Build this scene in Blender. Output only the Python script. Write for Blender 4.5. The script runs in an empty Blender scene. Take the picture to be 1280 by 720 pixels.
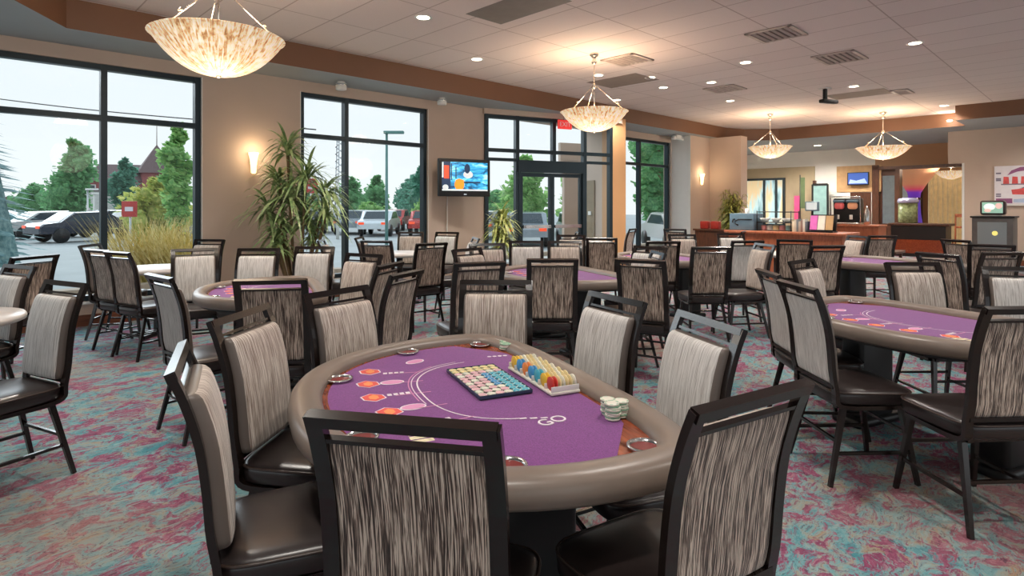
import bpy, bmesh, math, random
from mathutils import Vector, Matrix, Euler
random.seed(7)
scene = bpy.context.scene
COL = scene.collection
R = math.radians
PI = math.pi

# ---------------------------------------------------------------- camera
# world: camera stands at x=0,y=0, eye height 1.5 m, looking along +y
cam_d = bpy.data.cameras.new('camera')
cam = bpy.data.objects.new('camera', cam_d)
COL.objects.link(cam)
cam.location = (0, 0, 1.5)
cam.rotation_euler = (R(90), 0, 0)
cam_d.sensor_width = 36
cam_d.lens = 36 * 735 / 1280
cam_d.shift_y = -103 / 1280
cam_d.clip_end = 500
scene.camera = cam

# ---------------------------------------------------------------- materials
def sr(r, g, b):
    f = lambda c: (c/255/12.92) if c/255 <= .04045 else ((c/255+.055)/1.055)**2.4
    return (f(r), f(g), f(b), 1)

def new_mat(name):
    m = bpy.data.materials.new(name); m.use_nodes = True
    nt = m.node_tree
    b = nt.nodes['Principled BSDF']
    return m, nt, b

def mat(name, col, rough=.5, metal=0, var=.12, vscale=6, emit=None, estr=0, spec=.5, coat=0, sheen=0):
    m, nt, b = new_mat(name)
    b.inputs['Roughness'].default_value = rough
    b.inputs['Metallic'].default_value = metal
    b.inputs['Specular IOR Level'].default_value = spec
    if coat: b.inputs['Coat Weight'].default_value = coat; b.inputs['Coat Roughness'].default_value = .15
    if sheen: b.inputs['Sheen Weight'].default_value = sheen
    if var:
        tc = nt.nodes.new('ShaderNodeTexCoord')
        no = nt.nodes.new('ShaderNodeTexNoise'); no.inputs['Scale'].default_value = vscale; no.inputs['Detail'].default_value = 4
        rp = nt.nodes.new('ShaderNodeValToRGB')
        rp.color_ramp.elements[0].position = .3; rp.color_ramp.elements[1].position = .7
        rp.color_ramp.elements[0].color = tuple(c*(1-var) for c in col[:3]) + (1,)
        rp.color_ramp.elements[1].color = tuple(min(1, c*(1+var)) for c in col[:3]) + (1,)
        nt.links.new(tc.outputs['Object'], no.inputs['Vector'])
        nt.links.new(no.outputs['Fac'], rp.inputs['Fac'])
        nt.links.new(rp.outputs['Color'], b.inputs['Base Color'])
    else:
        b.inputs['Base Color'].default_value = col
    if emit:
        b.inputs['Emission Color'].default_value = emit
        b.inputs['Emission Strength'].default_value = estr
    return m

def ramp_node(nt, stops, interp='LINEAR'):
    rp = nt.nodes.new('ShaderNodeValToRGB')
    cr = rp.color_ramp; cr.interpolation = interp
    while len(cr.elements) < len(stops): cr.elements.new(.5)
    for e, (p, c) in zip(cr.elements, stops):
        e.position = p; e.color = c if len(c) == 4 else tuple(c)+(1,)
    return rp

def map_node(nt, src, scale=(1,1,1), rot=(0,0,0), loc=(0,0,0)):
    mp = nt.nodes.new('ShaderNodeMapping')
    mp.inputs['Scale'].default_value = scale; mp.inputs['Rotation'].default_value = rot; mp.inputs['Location'].default_value = loc
    nt.links.new(src, mp.inputs['Vector'])
    return mp.outputs['Vector']

def noise(nt, vec, scale, detail=3, rough=.5, dist=0):
    n = nt.nodes.new('ShaderNodeTexNoise')
    n.inputs['Scale'].default_value = scale; n.inputs['Detail'].default_value = detail
    n.inputs['Roughness'].default_value = rough; n.inputs['Distortion'].default_value = dist
    nt.links.new(vec, n.inputs['Vector'])
    return n.outputs['Fac']

def mixc(nt, fac, a, b):
    mx = nt.nodes.new('ShaderNodeMix'); mx.data_type = 'RGBA'
    for sock, v in ((mx.inputs[0], fac), (mx.inputs[6], a), (mx.inputs[7], b)):
        if isinstance(v, (int, float)): sock.default_value = v
        elif isinstance(v, tuple): sock.default_value = v
        else: nt.links.new(v, sock)
    return mx.outputs[2]

def fabric_mat(name, dark, mid, light, p=(.36, .5, .66)):
    m, nt, b = new_mat(name)
    tc = nt.nodes.new('ShaderNodeTexCoord')
    oi = nt.nodes.new('ShaderNodeObjectInfo')
    add = nt.nodes.new('ShaderNodeVectorMath'); add.operation = 'ADD'
    mul = nt.nodes.new('ShaderNodeVectorMath'); mul.operation = 'SCALE'; mul.inputs[0].default_value = (1, 0, 1)
    nt.links.new(oi.outputs['Random'], mul.inputs['Scale'])
    nt.links.new(tc.outputs['Object'], add.inputs[0]); nt.links.new(mul.outputs[0], add.inputs[1])
    # wavy vertical threads
    v = map_node(nt, add.outputs[0], (290, 3, 9))
    f = noise(nt, v, 1, 3, .55, .55)
    rp = ramp_node(nt, [(p[0], dark), (p[1], mid), (p[2], light)])
    nt.links.new(f, rp.inputs['Fac'])
    nt.links.new(rp.outputs['Color'], b.inputs['Base Color'])
    b.inputs['Roughness'].default_value = .62
    b.inputs['Sheen Weight'].default_value = .25
    bp = nt.nodes.new('ShaderNodeBump'); bp.inputs['Strength'].default_value = .35; bp.inputs['Distance'].default_value = .004
    nt.links.new(f, bp.inputs['Height']); nt.links.new(bp.outputs['Normal'], b.inputs['Normal'])
    return m

M = {}
M['fabric_shaded'] = fabric_mat('striped fabric shaded', sr(50,35,29), sr(126,104,91), sr(220,200,182), (.42,.5,.58))  # shaded copy of the one chair cloth, shade put into its colour
M['fabric_lit'] = fabric_mat('striped fabric lit', sr(118,98,86), sr(184,168,155), sr(232,222,212), (.33,.48,.64))  # same cloth with daylight put into its colour
M['fabric_bright_lit'] = fabric_mat('striped fabric bright lit', sr(150,143,137), sr(204,200,195), sr(236,233,229), (.3,.46,.66))  # same cloth again, stronger window light put into its colour
M['vinyl_side'] = mat('taupe vinyl edge', sr(108,97,90), .38, var=.06)
M['frame'] = mat('dark bronze metal', sr(26,17,14), .22, 0, var=.1, spec=.5, coat=.25)
M['seat'] = mat('dark brown vinyl', sr(44,36,35), .3, var=.15, vscale=10, spec=.6)
M['piping'] = mat('seat piping', sr(62,48,42), .35, var=.1)
M['rail'] = mat('taupe padded vinyl', sr(128,114,104), .36, var=.08, vscale=5, spec=.55)
M['black'] = mat('black paint', sr(20,19,20), .4, var=.1)
M['steel'] = mat('brushed steel', sr(205,205,205), .2, 1, var=.04)
M['plastic_white'] = mat('white plastic', sr(228,226,220), .4, var=.03)
M['chrome'] = mat('polished nickel', sr(222,214,202), .18, 1, var=.03)
M['white_print'] = mat('white print', sr(236,225,232), .8, var=0)
M['red_print'] = mat('coral print', sr(226,92,86), .8, var=.1)
M['orange_print'] = mat('orange print', sr(240,150,95), .8, var=.1)
M['pink_print'] = mat('pink print', sr(220,150,190), .8, var=.05)
M['dark_print'] = mat('dark print', sr(60,25,60), .8, var=.05)
M['cream_print'] = mat('cream print', sr(226,214,180), .8, var=.2, vscale=60)

def felt_mat():
    m, nt, b = new_mat('purple felt')
    tc = nt.nodes.new('ShaderNodeTexCoord')
    f = noise(nt, tc.outputs['Object'], 260, 2)
    rp = ramp_node(nt, [(.3, sr(104,44,112)), (.7, sr(140,70,146))])
    nt.links.new(f, rp.inputs['Fac']); nt.links.new(rp.outputs['Color'], b.inputs['Base Color'])
    b.inputs['Roughness'].default_value = .95; b.inputs['Sheen Weight'].default_value = .35
    b.inputs['Specular IOR Level'].default_value = .1
    return m
M['felt'] = felt_mat()

def wood_mat(name, a, c, rough=.3, sc=(3, 30, 30)):
    m, nt, b = new_mat(name)
    tc = nt.nodes.new('ShaderNodeTexCoord')
    v = map_node(nt, tc.outputs['Object'], sc)
    f = noise(nt, v, 1.5, 5, .6, 1.0)
    rp = ramp_node(nt, [(.3, a), (.7, c)])
    nt.links.new(f, rp.inputs['Fac']); nt.links.new(rp.outputs['Color'], b.inputs['Base Color'])
    b.inputs['Roughness'].default_value = rough
    return m
M['wood_red'] = wood_mat('red mahogany', sr(96,38,22), sr(164,80,48), .22)
M['wood_orange'] = wood_mat('cherry laminate', sr(150,82,54), sr(190,112,78), .35, (20,20,3))
M['wood_dark'] = wood_mat('dark walnut', sr(58,34,24), sr(96,58,38), .35, (20,20,3))
M['wood_base'] = wood_mat('baseboard wood', sr(92,52,34), sr(128,74,48), .4)

def carpet_mat():
    m, nt, b = new_mat('patterned carpet')
    tc = nt.nodes.new('ShaderNodeTexCoord')
    rot = (0, 0, R(-8))
    big = map_node(nt, tc.outputs['Object'], (1.4, 1.75, 1), rot)
    warp = nt.nodes.new('ShaderNodeTexNoise'); warp.inputs['Scale'].default_value = 3.2; warp.inputs['Detail'].default_value = 5
    nt.links.new(big, warp.inputs['Vector'])
    vm = nt.nodes.new('ShaderNodeVectorMath'); vm.operation = 'MULTIPLY_ADD'
    vm.inputs[1].default_value = (.42, .3, 0)
    nt.links.new(warp.outputs['Color'], vm.inputs[0]); nt.links.new(big, vm.inputs[2])
    wv = vm.outputs[0]
    f1 = noise(nt, wv, 4.0, 12, .78, .5)
    f2 = noise(nt, map_node(nt, wv, (1,1,1), (0,0,0), (7.3, 2.1, 0)), 3.6, 12, .80, .5)
    f3 = noise(nt, map_node(nt, wv, (1, 1.2, 1), (0,0,0), (3.3, 8.1, 0)), 14, 7, .75, .6)
    f4 = noise(nt, map_node(nt, wv, (1, 1.5, 1), (0,0,0), (1.3, 4.1, 0)), 30, 5, .72, .5)
    f5 = noise(nt, map_node(nt, wv, (1, 1.5, 1), (0,0,0), (5.3, 1.1, 0)), 15, 8, .76, .5)
    low = noise(nt, tc.outputs['Object'], .42, 2, .5)
    base = ramp_node(nt, [(.40, sr(74,138,148)), (.48, sr(112,158,163)), (.56, sr(148,150,140)), (.62, sr(160,134,110)), (.69, sr(142,108,90))])
    nt.links.new(f1, base.inputs['Fac'])
    mg = ramp_node(nt, [(.505, (0,0,0,1)), (.53, (1,1,1,1))])
    nt.links.new(f2, mg.inputs['Fac'])
    mgc = ramp_node(nt, [(.3, sr(108,50,80)), (.5, sr(142,74,104)), (.66, sr(172,122,134))])
    nt.links.new(f3, mgc.inputs['Fac'])
    c1 = mixc(nt, mg.outputs['Color'], base.outputs['Color'], mgc.outputs['Color'])
    sp = ramp_node(nt, [(.55, (0,0,0,1)), (.60, (.8,.8,.8,1))])
    nt.links.new(f5, sp.inputs['Fac'])
    c2 = mixc(nt, sp.outputs['Color'], c1, sr(126,66,94))
    sp2 = ramp_node(nt, [(.39, (.8,.8,.8,1)), (.45, (0,0,0,1))])
    nt.links.new(f5, sp2.inputs['Fac'])
    c3a = mixc(nt, sp2.outputs['Color'], c2, sr(140,168,168))
    lw = ramp_node(nt, [(.50, (0,0,0,1)), (.66, (.6,.6,.6,1))]); nt.links.new(low, lw.inputs['Fac'])
    c3 = mixc(nt, lw.outputs['Color'], c3a, sr(150,124,104))
    sp3 = ramp_node(nt, [(.56, (0,0,0,1)), (.62, (.62,.62,.62,1))])
    nt.links.new(f4, sp3.inputs['Fac'])
    c4 = mixc(nt, sp3.outputs['Color'], c3, sr(62,46,64))
    nt.links.new(c4, b.inputs['Base Color'])
    b.inputs['Roughness'].default_value = .9
    b.inputs['Specular IOR Level'].default_value = .2
    pile = noise(nt, tc.outputs['Object'], 320, 2)
    bp = nt.nodes.new('ShaderNodeBump'); bp.inputs['Strength'].default_value = .3; bp.inputs['Distance'].default_value = .004
    nt.links.new(pile, bp.inputs['Height']); nt.links.new(bp.outputs['Normal'], b.inputs['Normal'])
    return m
M['carpet'] = carpet_mat()

def ceiling_mat():
    m, nt, b = new_mat('acoustic ceiling tile')
    tc = nt.nodes.new('ShaderNodeTexCoord')
    # 0.6 m by 1.22 m tiles, long side across the room (object y = v)
    vv = map_node(nt, tc.outputs['Object'], (1,1,1), (0,0,R(90)), (.75, .19, 0))
    br = nt.nodes.new('ShaderNodeTexBrick')
    br.offset = 0; br.inputs['Scale'].default_value = 1
    br.inputs['Brick Width'].default_value = 1.22; br.inputs['Row Height'].default_value = .61
    br.inputs['Mortar Size'].default_value = .009; br.inputs['Mortar Smooth'].default_value = .1
    br.inputs['Color1'].default_value = sr(222,210,204); br.inputs['Color2'].default_value = sr(217,204,198); br.inputs['Mortar'].default_value = sr(180,164,156)
    nt.links.new(vv, br.inputs['Vector'])
    sp = noise(nt, tc.outputs['Object'], 140, 3)
    rp = ramp_node(nt, [(.35, (.9,.9,.9,1)), (.5, (1,1,1,1))]); nt.links.new(sp, rp.inputs['Fac'])
    mx = nt.nodes.new('ShaderNodeMix'); mx.data_type = 'RGBA'; mx.blend_type = 'MULTIPLY'; mx.inputs[0].default_value = .6
    nt.links.new(br.outputs['Color'], mx.inputs[6]); nt.links.new(rp.outputs['Color'], mx.inputs[7])
    nt.links.new(mx.outputs[2], b.inputs['Base Color']); b.inputs['Roughness'].default_value = .9
    return m
M['ceiling'] = ceiling_mat()
M['wall'] = mat('tan wall paint', sr(190,170,154), .7, var=.03, vscale=2)
M['wall_light'] = mat('pale wall paint', sr(228,222,212), .7, var=.03, vscale=2)
M['wall_brown'] = mat('brown wall paint', sr(170,128,92), .6, var=.03, vscale=2)
M['pier'] = mat('ochre pier paint', sr(198,150,104), .6, var=.03, vscale=2)
M['soffit'] = mat('copper brown paint', sr(118,82,58), .5, var=.04, vscale=2)
M['soffit_under'] = mat('grey soffit paint', sr(152,158,160), .6, var=.03, vscale=2)
M['win_frame'] = mat('blue black aluminium', sr(40,52,58), .35, .5, var=.06)
M['reveal'] = mat('white reveal paint', sr(222,222,218), .6, var=.02)

def glass_mat(name='clear glass', tint=(.96,.985,.985,1)):
    m = bpy.data.materials.new(name); m.use_nodes = True
    nt = m.node_tree; nt.nodes.clear()
    out = nt.nodes.new('ShaderNodeOutputMaterial')
    tr = nt.nodes.new('ShaderNodeBsdfTransparent'); tr.inputs[0].default_value = tint
    gl = nt.nodes.new('ShaderNodeBsdfGlossy'); gl.inputs['Roughness'].default_value = .02
    fr = nt.nodes.new('ShaderNodeFresnel'); fr.inputs['IOR'].default_value = 1.35
    mx = nt.nodes.new('ShaderNodeMixShader')
    nt.links.new(fr.outputs[0], mx.inputs[0]); nt.links.new(tr.outputs[0], mx.inputs[1]); nt.links.new(gl.outputs[0], mx.inputs[2])
    nt.links.new(mx.outputs[0], out.inputs[0])
    return m
M['glass'] = glass_mat()

# ---------------------------------------------------------------- mesh helpers
class MB:
    def __init__(s): s.v = []; s.f = []; s.m = []; s.sm = []
    def add(s, vs, fs, mi=0, smooth=False):
        b = len(s.v); s.v += [tuple(v) for v in vs]
        for f in fs:
            s.f.append(tuple(b+i for i in f)); s.m.append(mi); s.sm.append(smooth)
        return s
    def box(s, c, d, rz=0, mi=0, rot=None):
        hx, hy, hz = d[0]/2, d[1]/2, d[2]/2
        mt = rot if rot is not None else Matrix.Rotation(rz, 3, 'Z')
        C = Vector(c)
        vs = [C + mt @ Vector((x*hx, y*hy, z*hz)) for x in (-1,1) for y in (-1,1) for z in (-1,1)]
        s.add(vs, [(0,1,3,2),(4,6,7,5),(0,4,5,1),(2,3,7,6),(0,2,6,4),(1,5,7,3)], mi)
        return s
    def bbox(s, x0, x1, y0, y1, z0, z1, mi=0):
        return s.box(((x0+x1)/2, (y0+y1)/2, (z0+z1)/2), (abs(x1-x0), abs(y1-y0), abs(z1-z0)), 0, mi)
    def rbox(s, c, d, r=.01, rz=0, mi=0, seg=3):
        bm = bmesh.new(); bmesh.ops.create_cube(bm, size=1)
        for v in bm.verts: v.co = Vector((v.co.x*d[0], v.co.y*d[1], v.co.z*d[2]))
        bmesh.ops.bevel(bm, geom=list(bm.edges), offset=min(r, min(d)*.49), segments=seg, affect='EDGES', profile=.5)
        mt = Matrix.Rotation(rz, 3, 'Z'); C = Vector(c)
        bm.verts.index_update()
        s.add([C + mt @ v.co for v in bm.verts], [[v.index for v in f.verts] for f in bm.faces], mi, True)
        bm.free(); return s
    def sweep(s, pts, sec, closed=False, mi=0, smooth=False, up=(0,0,1), cap=True, scales=None, mis=None):
        """sweep section points (a,b) along pts; a along side vector, b along the other normal"""
        pts = [Vector(p) for p in pts]; n = len(pts); k = len(sec); up = Vector(up)
        vs = []
        for i, p in enumerate(pts):
            if closed: t = pts[(i+1) % n] - pts[i-1]
            else: t = pts[min(i+1, n-1)] - pts[max(i-1, 0)]
            t.normalize()
            side = t.cross(up)
            if side.length < 1e-5: side = t.cross(Vector((1,0,0)))
            side.normalize(); nor = side.cross(t).normalized()
            sc = scales[i] if scales else 1
            vs += [p + side*a*sc + nor*b*sc for a, b in sec]
        b0 = len(s.v); s.v += [tuple(v) for v in vs]
        for i in range(n if closed else n-1):
            j = (i+1) % n
            for q in range(k):
                r = (q+1) % k
                s.f.append((b0+i*k+q, b0+i*k+r, b0+j*k+r, b0+j*k+q)); s.m.append(mis[q] if mis else mi); s.sm.append(smooth)
        if cap and not closed:
            s.f.append(tuple(b0+q for q in reversed(range(k)))); s.m.append(mi); s.sm.append(False)
            s.f.append(tuple(b0+(n-1)*k+q for q in range(k))); s.m.append(mi); s.sm.append(False)
        return s
    def tube(s, pts, r, seg=8, mi=0, scales=None, closed=False):
        sec = [(r*math.cos(2*PI*i/seg), r*math.sin(2*PI*i/seg)) for i in range(seg)]
        return s.sweep(pts, sec, closed, mi, True, scales=scales)
    def bar(s, a, b, w, h, mi=0, up=(0,0,1), scales=None):
        sec = [(-w/2,-h/2),(w/2,-h/2),(w/2,h/2),(-w/2,h/2)]
        return s.sweep([a, b], sec, False, mi, False, up, scales=scales)
    def lathe(s, prof, c=(0,0,0), seg=24, mi=0, smooth=True):
        b0 = len(s.v); n = len(prof)
        for i in range(seg):
            a = 2*PI*i/seg
            for r, z in prof: s.v.append((c[0]+r*math.cos(a), c[1]+r*math.sin(a), c[2]+z))
        for i in range(seg):
            j = (i+1) % seg
            for q in range(n-1):
                ids = [b0+i*n+q, b0+j*n+q, b0+j*n+q+1, b0+i*n+q+1]
                s.f.append(tuple(ids)); s.m.append(mi); s.sm.append(smooth)
        return s
    def prism(s, poly, z0, z1, mi=0, top=True, bottom=True, mtop=None):
        n = len(poly); b0 = len(s.v)
        s.v += [(x,y,z0) for x,y in poly] + [(x,y,z1) for x,y in poly]
        for i in range(n):
            j = (i+1) % n
            s.f.append((b0+i,b0+j,b0+n+j,b0+n+i)); s.m.append(mi); s.sm.append(False)
        if top: s.f.append(tuple(b0+n+i for i in range(n))); s.m.append(mi if mtop is None else mtop); s.sm.append(False)
        if bottom: s.f.append(tuple(b0+i for i in reversed(range(n)))); s.m.append(mi); s.sm.append(False)
        return s
    def poly(s, pts, mi=0): return s.add(pts, [tuple(range(len(pts)))], mi)
    def disc(s, c, r, seg=20, mi=0, ry=None, rz=0):
        ry = r if ry is None else ry
        pts = []
        for i in range(seg):
            a = 2*PI*i/seg; x, y = r*math.cos(a), ry*math.sin(a)
            pts.append((c[0]+x*math.cos(rz)-y*math.sin(rz), c[1]+x*math.sin(rz)+y*math.cos(rz), c[2]))
        return s.poly(pts, mi)
    def mesh(s, name, mats):
        me = bpy.data.meshes.new(name)
        me.from_pydata(s.v, [], s.f)
        for m in (mats if isinstance(mats, (list, tuple)) else [mats]):
            me.materials.append(M[m] if isinstance(m, str) else m)
        for p, mi, sm in zip(me.polygons, s.m, s.sm): p.material_index = mi; p.use_smooth = sm
        bm = bmesh.new(); bm.from_mesh(me); bmesh.ops.recalc_face_normals(bm, faces=bm.faces); bm.to_mesh(me); bm.free()
        me.update(); return me
    def build(s, name, mats, parent=None, loc=(0,0,0), rz=0, label=None):
        o = bpy.data.objects.new(name, s.mesh(name, mats)); COL.objects.link(o)
        o.parent = parent; o.location = loc; o.rotation_euler = (0,0,rz)
        if label: o['label'] = label
        return o

def tag(o, label=None, cat=None, group=None, kind=None):
    if label: o['label'] = label
    if cat: o['category'] = cat
    if group: o['group'] = group
    if kind: o['kind'] = kind
    return o
def empty(name, loc=(0,0,0), rz=0, label=None, cat=None, group=None):
    o = bpy.data.objects.new(name, None); COL.objects.link(o)
    o.location = loc; o.rotation_euler = (0,0,rz); o.empty_display_size = .1
    return tag(o, label, cat, group)
KIDS = {}
def copy_tree(o, parent=None):
    c = o.copy(); COL.objects.link(c); c.parent = parent
    for ch in o.children: copy_tree(ch, c)
    return c
def place(proto, used, loc, rz, label, cat=None, group=None, scale=None):
    """first call uses the prototype itself, later calls copy it with its parts"""
    if not used: o = proto; used.append(1)
    else: o = copy_tree(proto)
    o.location = loc; o.rotation_euler = (0,0,rz)
    if scale: o.scale = scale
    return tag(o, label, cat, group)

# room axes: u runs along the window wall, v towards it
YAW = math.atan2(.695, .719)
def RM(u, v): return (.719*u - .695*v, .695*u + .719*v)
def room(mb, name, mats, parent=None, kind='structure'):
    o = mb.build(name, mats, parent, rz=0 if parent else YAW)
    if kind and not parent: o['kind'] = kind
    return o

# ================================================================ room shell
ZC, ZS = 3.81, 3.47          # ceiling, underside of the soffit
VW = 8.97                    # inner face of the window wall
WT = .22                     # wall thickness
SILL, HEAD, RAILH = .30, 3.30, 2.62

mb = MB(); mb.bbox(-9, 30, -8, VW+.02, -.1, 0); fl = room(mb, 'floor', 'carpet')
mb = MB(); mb.poly([(-9,-8,ZC), (-9,VW,ZC), (30,VW,ZC), (30,-8,ZC)]); room(mb, 'ceiling', 'ceiling')

# soffit: brown fascia and grey underside following the walls
EDGE = [(-1.0,-8), (-1.0,5.0), (.48,7.36), (.98,8.13), (16.7,8.13), (17.4,7.9), (18.1,7.15), (18.1,2.65), (16.8,2.65), (16.8,-8)]
mb = MB()
for (a, b), (c, d) in zip(EDGE, EDGE[1:]):
    mb.add([(a,b,ZS),(c,d,ZS),(c,d,ZC),(a,b,ZC)], [(0,1,2,3)], 0)
UNDER = [[(-9,-8),(-1,-8),(-1,5),(-9,5)], [(-9,5),(-1,5),(.48,7.36),(.98,8.13),(.98,VW),(-9,VW)], [(.98,8.13),(16.2,8.13),(16.2,VW),(.98,VW)],
         [(16.2,8.13),(16.7,8.13),(17.4,7.9),(18.1,7.15),(18.1,9.6),(16.2,9.1)], [(18.1,2.65),(27.5,2.65),(27.5,11.0),(22.8,11.0),(18.1,9.6)], [(16.8,-8),(27.5,-8),(27.5,2.65),(16.8,2.65)]]
for pl in UNDER: mb.poly([(x,y,ZS) for x, y in pl], 1)
o = room(mb, 'trim_soffit', ['soffit', 'soffit_under'])

# window wall with its openings (u ranges)
W1, W2, W4 = (-3.2, 2.605), (4.046, 6.49), (12.72, 14.99)
ENTRY0 = 7.92
mb = MB()
def wall_seg(u0, u1, z0=0, z1=ZS): mb.bbox(u0, u1, VW, VW+WT, z0, z1)
wall_seg(-9, W1[0]); wall_seg(W1[1], W2[0]); wall_seg(W2[1], ENTRY0); wall_seg(W4[1], 15.05); wall_seg(11.9, W4[0])
for a, b in (W1, W2, W4): wall_seg(a, b, 0, SILL); wall_seg(a, b, HEAD, ZS)
wall_seg(ENTRY0, 11.9, 3.36, ZS)
room(mb, 'wall_left', 'wall')

# return face, window light put into its near-white paint, and pier beyond the last window
mb = MB()
mb.bbox(15.05, 16.15, 8.37, VW+WT, 0, ZS)
o = room(mb, 'wall_pier', ['wall'])
mb = MB(); mb.bbox(15.04, 15.05, 8.37, VW, 0, ZS); room(mb, 'trim_return_lit', 'reveal')
mb = MB(); mb.bbox(16.15, 16.55, 7.43, VW+WT, 0, ZS); room(mb, 'wall_return', 'wall')
# far wall of the back area, with the wide opening to the lobby
mb = MB()
mb.bbox(22.6, 22.8, 5.75, 10.9, 0, ZS, 0)
mb.bbox(22.6, 22.8, 3.2, 5.75, 2.78, ZS, 1)
mb.prism([(16.5,9.0),(22.8,10.85),(22.75,11.0),(16.45,9.19)], 0, ZS, 0)
room(mb, 'wall_far', ['wall_light', 'wall_brown'])
# right wall with the poster, ends at the opening
mb = MB()
mb.bbox(19.3, 19.5, -8, 2.85, 0, ZS); mb.bbox(19.3, 19.5, 2.85, 3.2, 2.62, ZS)
mb.bbox(19.5, 22.8, 2.65, 2.85, 0, ZS)
room(mb, 'wall_right', 'wall')
mb = MB(); mb.bbox(19.29, 19.5, 2.85, 2.90, 0, 2.62); room(mb, 'trim_jamb', 'reveal')
mb = MB(); mb.bbox(27.2, 27.4, 0, 11.5, 0, ZS); room(mb, 'wall_lobby', 'wall_brown')

# baseboards
mb = MB()
for a, b in ((-9, ENTRY0), (12.3, 15.04)): mb.bbox(a, b, VW-.03, VW, 0, .14)
room(mb, 'baseboard_left', 'wood_base')
mb = MB(); mb.bbox(19.26, 19.3, -8, 2.85, 0, .14); room(mb, 'baseboard_right', 'wood_base')

# ---- windows: frame and glass as children of each window
def window(name, u0, u1, mulls, rails, v=VW+.10, z0=SILL, z1=HEAD, fw=.07):
    root = empty(name, (0,0,0), YAW); root['kind'] = 'structure'
    fr = MB()
    zs = [z0] + rails + [z1]
    for u in [u0+fw/2] + mulls + [u1-fw/2]: fr.bbox(u-fw/2, u+fw/2, v-.06, v+.06, z0, z1)
    for z in [z0+fw/2] + rails + [z1-fw/2]: fr.bbox(u0, u1, v-.055, v+.055, z-fw/2, z+fw/2)
    fr.build('window_frame', 'win_frame', root)
    us = [u0] + mulls + [u1]
    for a, b in zip(us, us[1:]):
        for c, d in zip(zs, zs[1:]):
            g = MB(); g.add([(a+.03,v,c+.03),(b-.03,v,c+.03),(b-.03,v,d-.03),(a+.03,v,d-.03)], [(0,1,2,3)])
            g.build('glass_pane', 'glass', root)
    rv = MB()
    rv.bbox(u1, u1+.012, VW-.002, v-.06, z0, z1); rv.bbox(u0-.012, u0, VW-.002, v-.06, z0, z1)
    rv.bbox(u0, u1, VW-.03, v-.06, z0-.03, z0)
    rv.build('window_reveal', 'reveal', root)
    return root
window('window_1', *W1, [-1.9, -.78, .34, 1.473], [RAILH])
window('window_2', *W2, [4.858], [RAILH])
window('window_3', *W4, [13.53], [RAILH])

# ---- angled entry with the double door
A = Vector((-.537, 11.97, 0)); B = Vector((2.21, 13.3, 0))
ang = math.atan2(B.y-A.y, B.x-A.x); L = (B-A).length
def seg_at(px):  # distance along the entry wall
    return L*px
ent = empty('window_4', A, ang); ent['kind'] = 'structure'
ex = [0, .70, 1.58, 2.36, L]         # vertical members along the entry wall
fr = MB()
for x in ex: fr.bbox(x-.04, x+.04, -.06, .06, 0 if x in (0, .70, 2.36, L) else 2.45, 3.36)
for z in (3.32, 2.64): fr.bbox(0, L, -.055, .055, z-.035, z+.035)
fr.bbox(0, .70, -.055, .055, 2.42, 2.48); fr.bbox(2.36, L, -.055, .055, 2.42, 2.48)
for a, b in ((0,.70),(2.36,L)): fr.bbox(a, b, -.055, .055, .0, .12)
fr.build('window_frame', 'win_frame', ent)
for a, b, c, d in ((0,.7,2.64,3.32),(.7,1.58,2.64,3.32),(1.58,2.36,2.64,3.32),(2.36,L,2.64,3.32),(0,.7,.1,2.64),(2.36,L,.1,2.64),(.7,2.36,2.45,2.64)):
    g = MB(); g.add([(a,0,c),(b,0,c),(b,0,d),(a,0,d)], [(0,1,2,3)]); g.build('glass_pane', 'glass', ent)
dr = empty('door_1', A, ang); dr['kind'] = 'structure'
h = MB(); h.bbox(.70, 2.36, -.08, .08, 2.20, 2.45); h.bbox(.72, .77, -.07, .07, 0, 2.2); h.bbox(2.29, 2.34, -.07, .07, 0, 2.2)
h.build('door_frame', 'win_frame', dr)
for a, b in ((.775, 1.525), (1.535, 2.285)):
    d_ = MB()
    d_.bbox(a, a+.06, -.03, .03, .01, 2.19); d_.bbox(b-.06, b, -.03, .03, .01, 2.19)
    d_.bbox(a+.06, b-.06, -.03, .03, 2.11, 2.19); d_.bbox(a+.06, b-.06, -.03, .03, .01, .28)
    leaf = d_.build('door_leaf', 'win_frame', dr)
    g = MB(); g.add([(a+.06,0,.28),(b-.06,0,.28),(b-.06,0,2.11),(a+.06,0,2.11)], [(0,1,2,3)]); g.build('glass_pane', 'glass', leaf)
    p = MB(); p.bbox(a+.05, b-.05, -.10, -.06, 1.02, 1.09); p.bbox(a+.06, a+.1, -.1, 0, 1.03, 1.08); p.bbox(b-.1, b-.06, -.1, 0, 1.03, 1.08); p.build('push_bar', 'steel', leaf)
# pier at the end of the entry and the vestibule side wall seen through the glass
mb = MB()
nx = Vector((math.cos(ang), math.sin(ang), 0)); ny = Vector((-nx.y, nx.x, 0))
mb.box((.2, .15, ZS/2), (.36, .42, ZS))
o = mb.build('wall_entry_pier', 'pier', loc=B+nx*.02, rz=ang); o['kind'] = 'structure'
mb = MB()
mb.box((.12, .8, 1.7), (.12, .85, 3.4))
o = mb.build('wall_vestibule', 'wall', loc=B, rz=ang); o['kind'] = 'structure'
mb = MB(); mb.box((4.3, 2.75, 2.95), (1.9, .12, .5)); mb.box((3.72, 2.75, 1.35), (.5, .12, 2.75))
o = mb.build('wall_porch', 'wall', loc=A, rz=ang); o['kind'] = 'structure'
mb = MB(); mb.box((1.5, 1.5, -.06), (4.2, 3.4, .1))
o = mb.build('floor_vestibule', mat('grey entrance mat', sr(130,128,122), .8), loc=A, rz=ang); o['kind'] = 'structure'
mb = MB(); mb.box((0,0,0), (.02, .34, 1.5)); 
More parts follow.
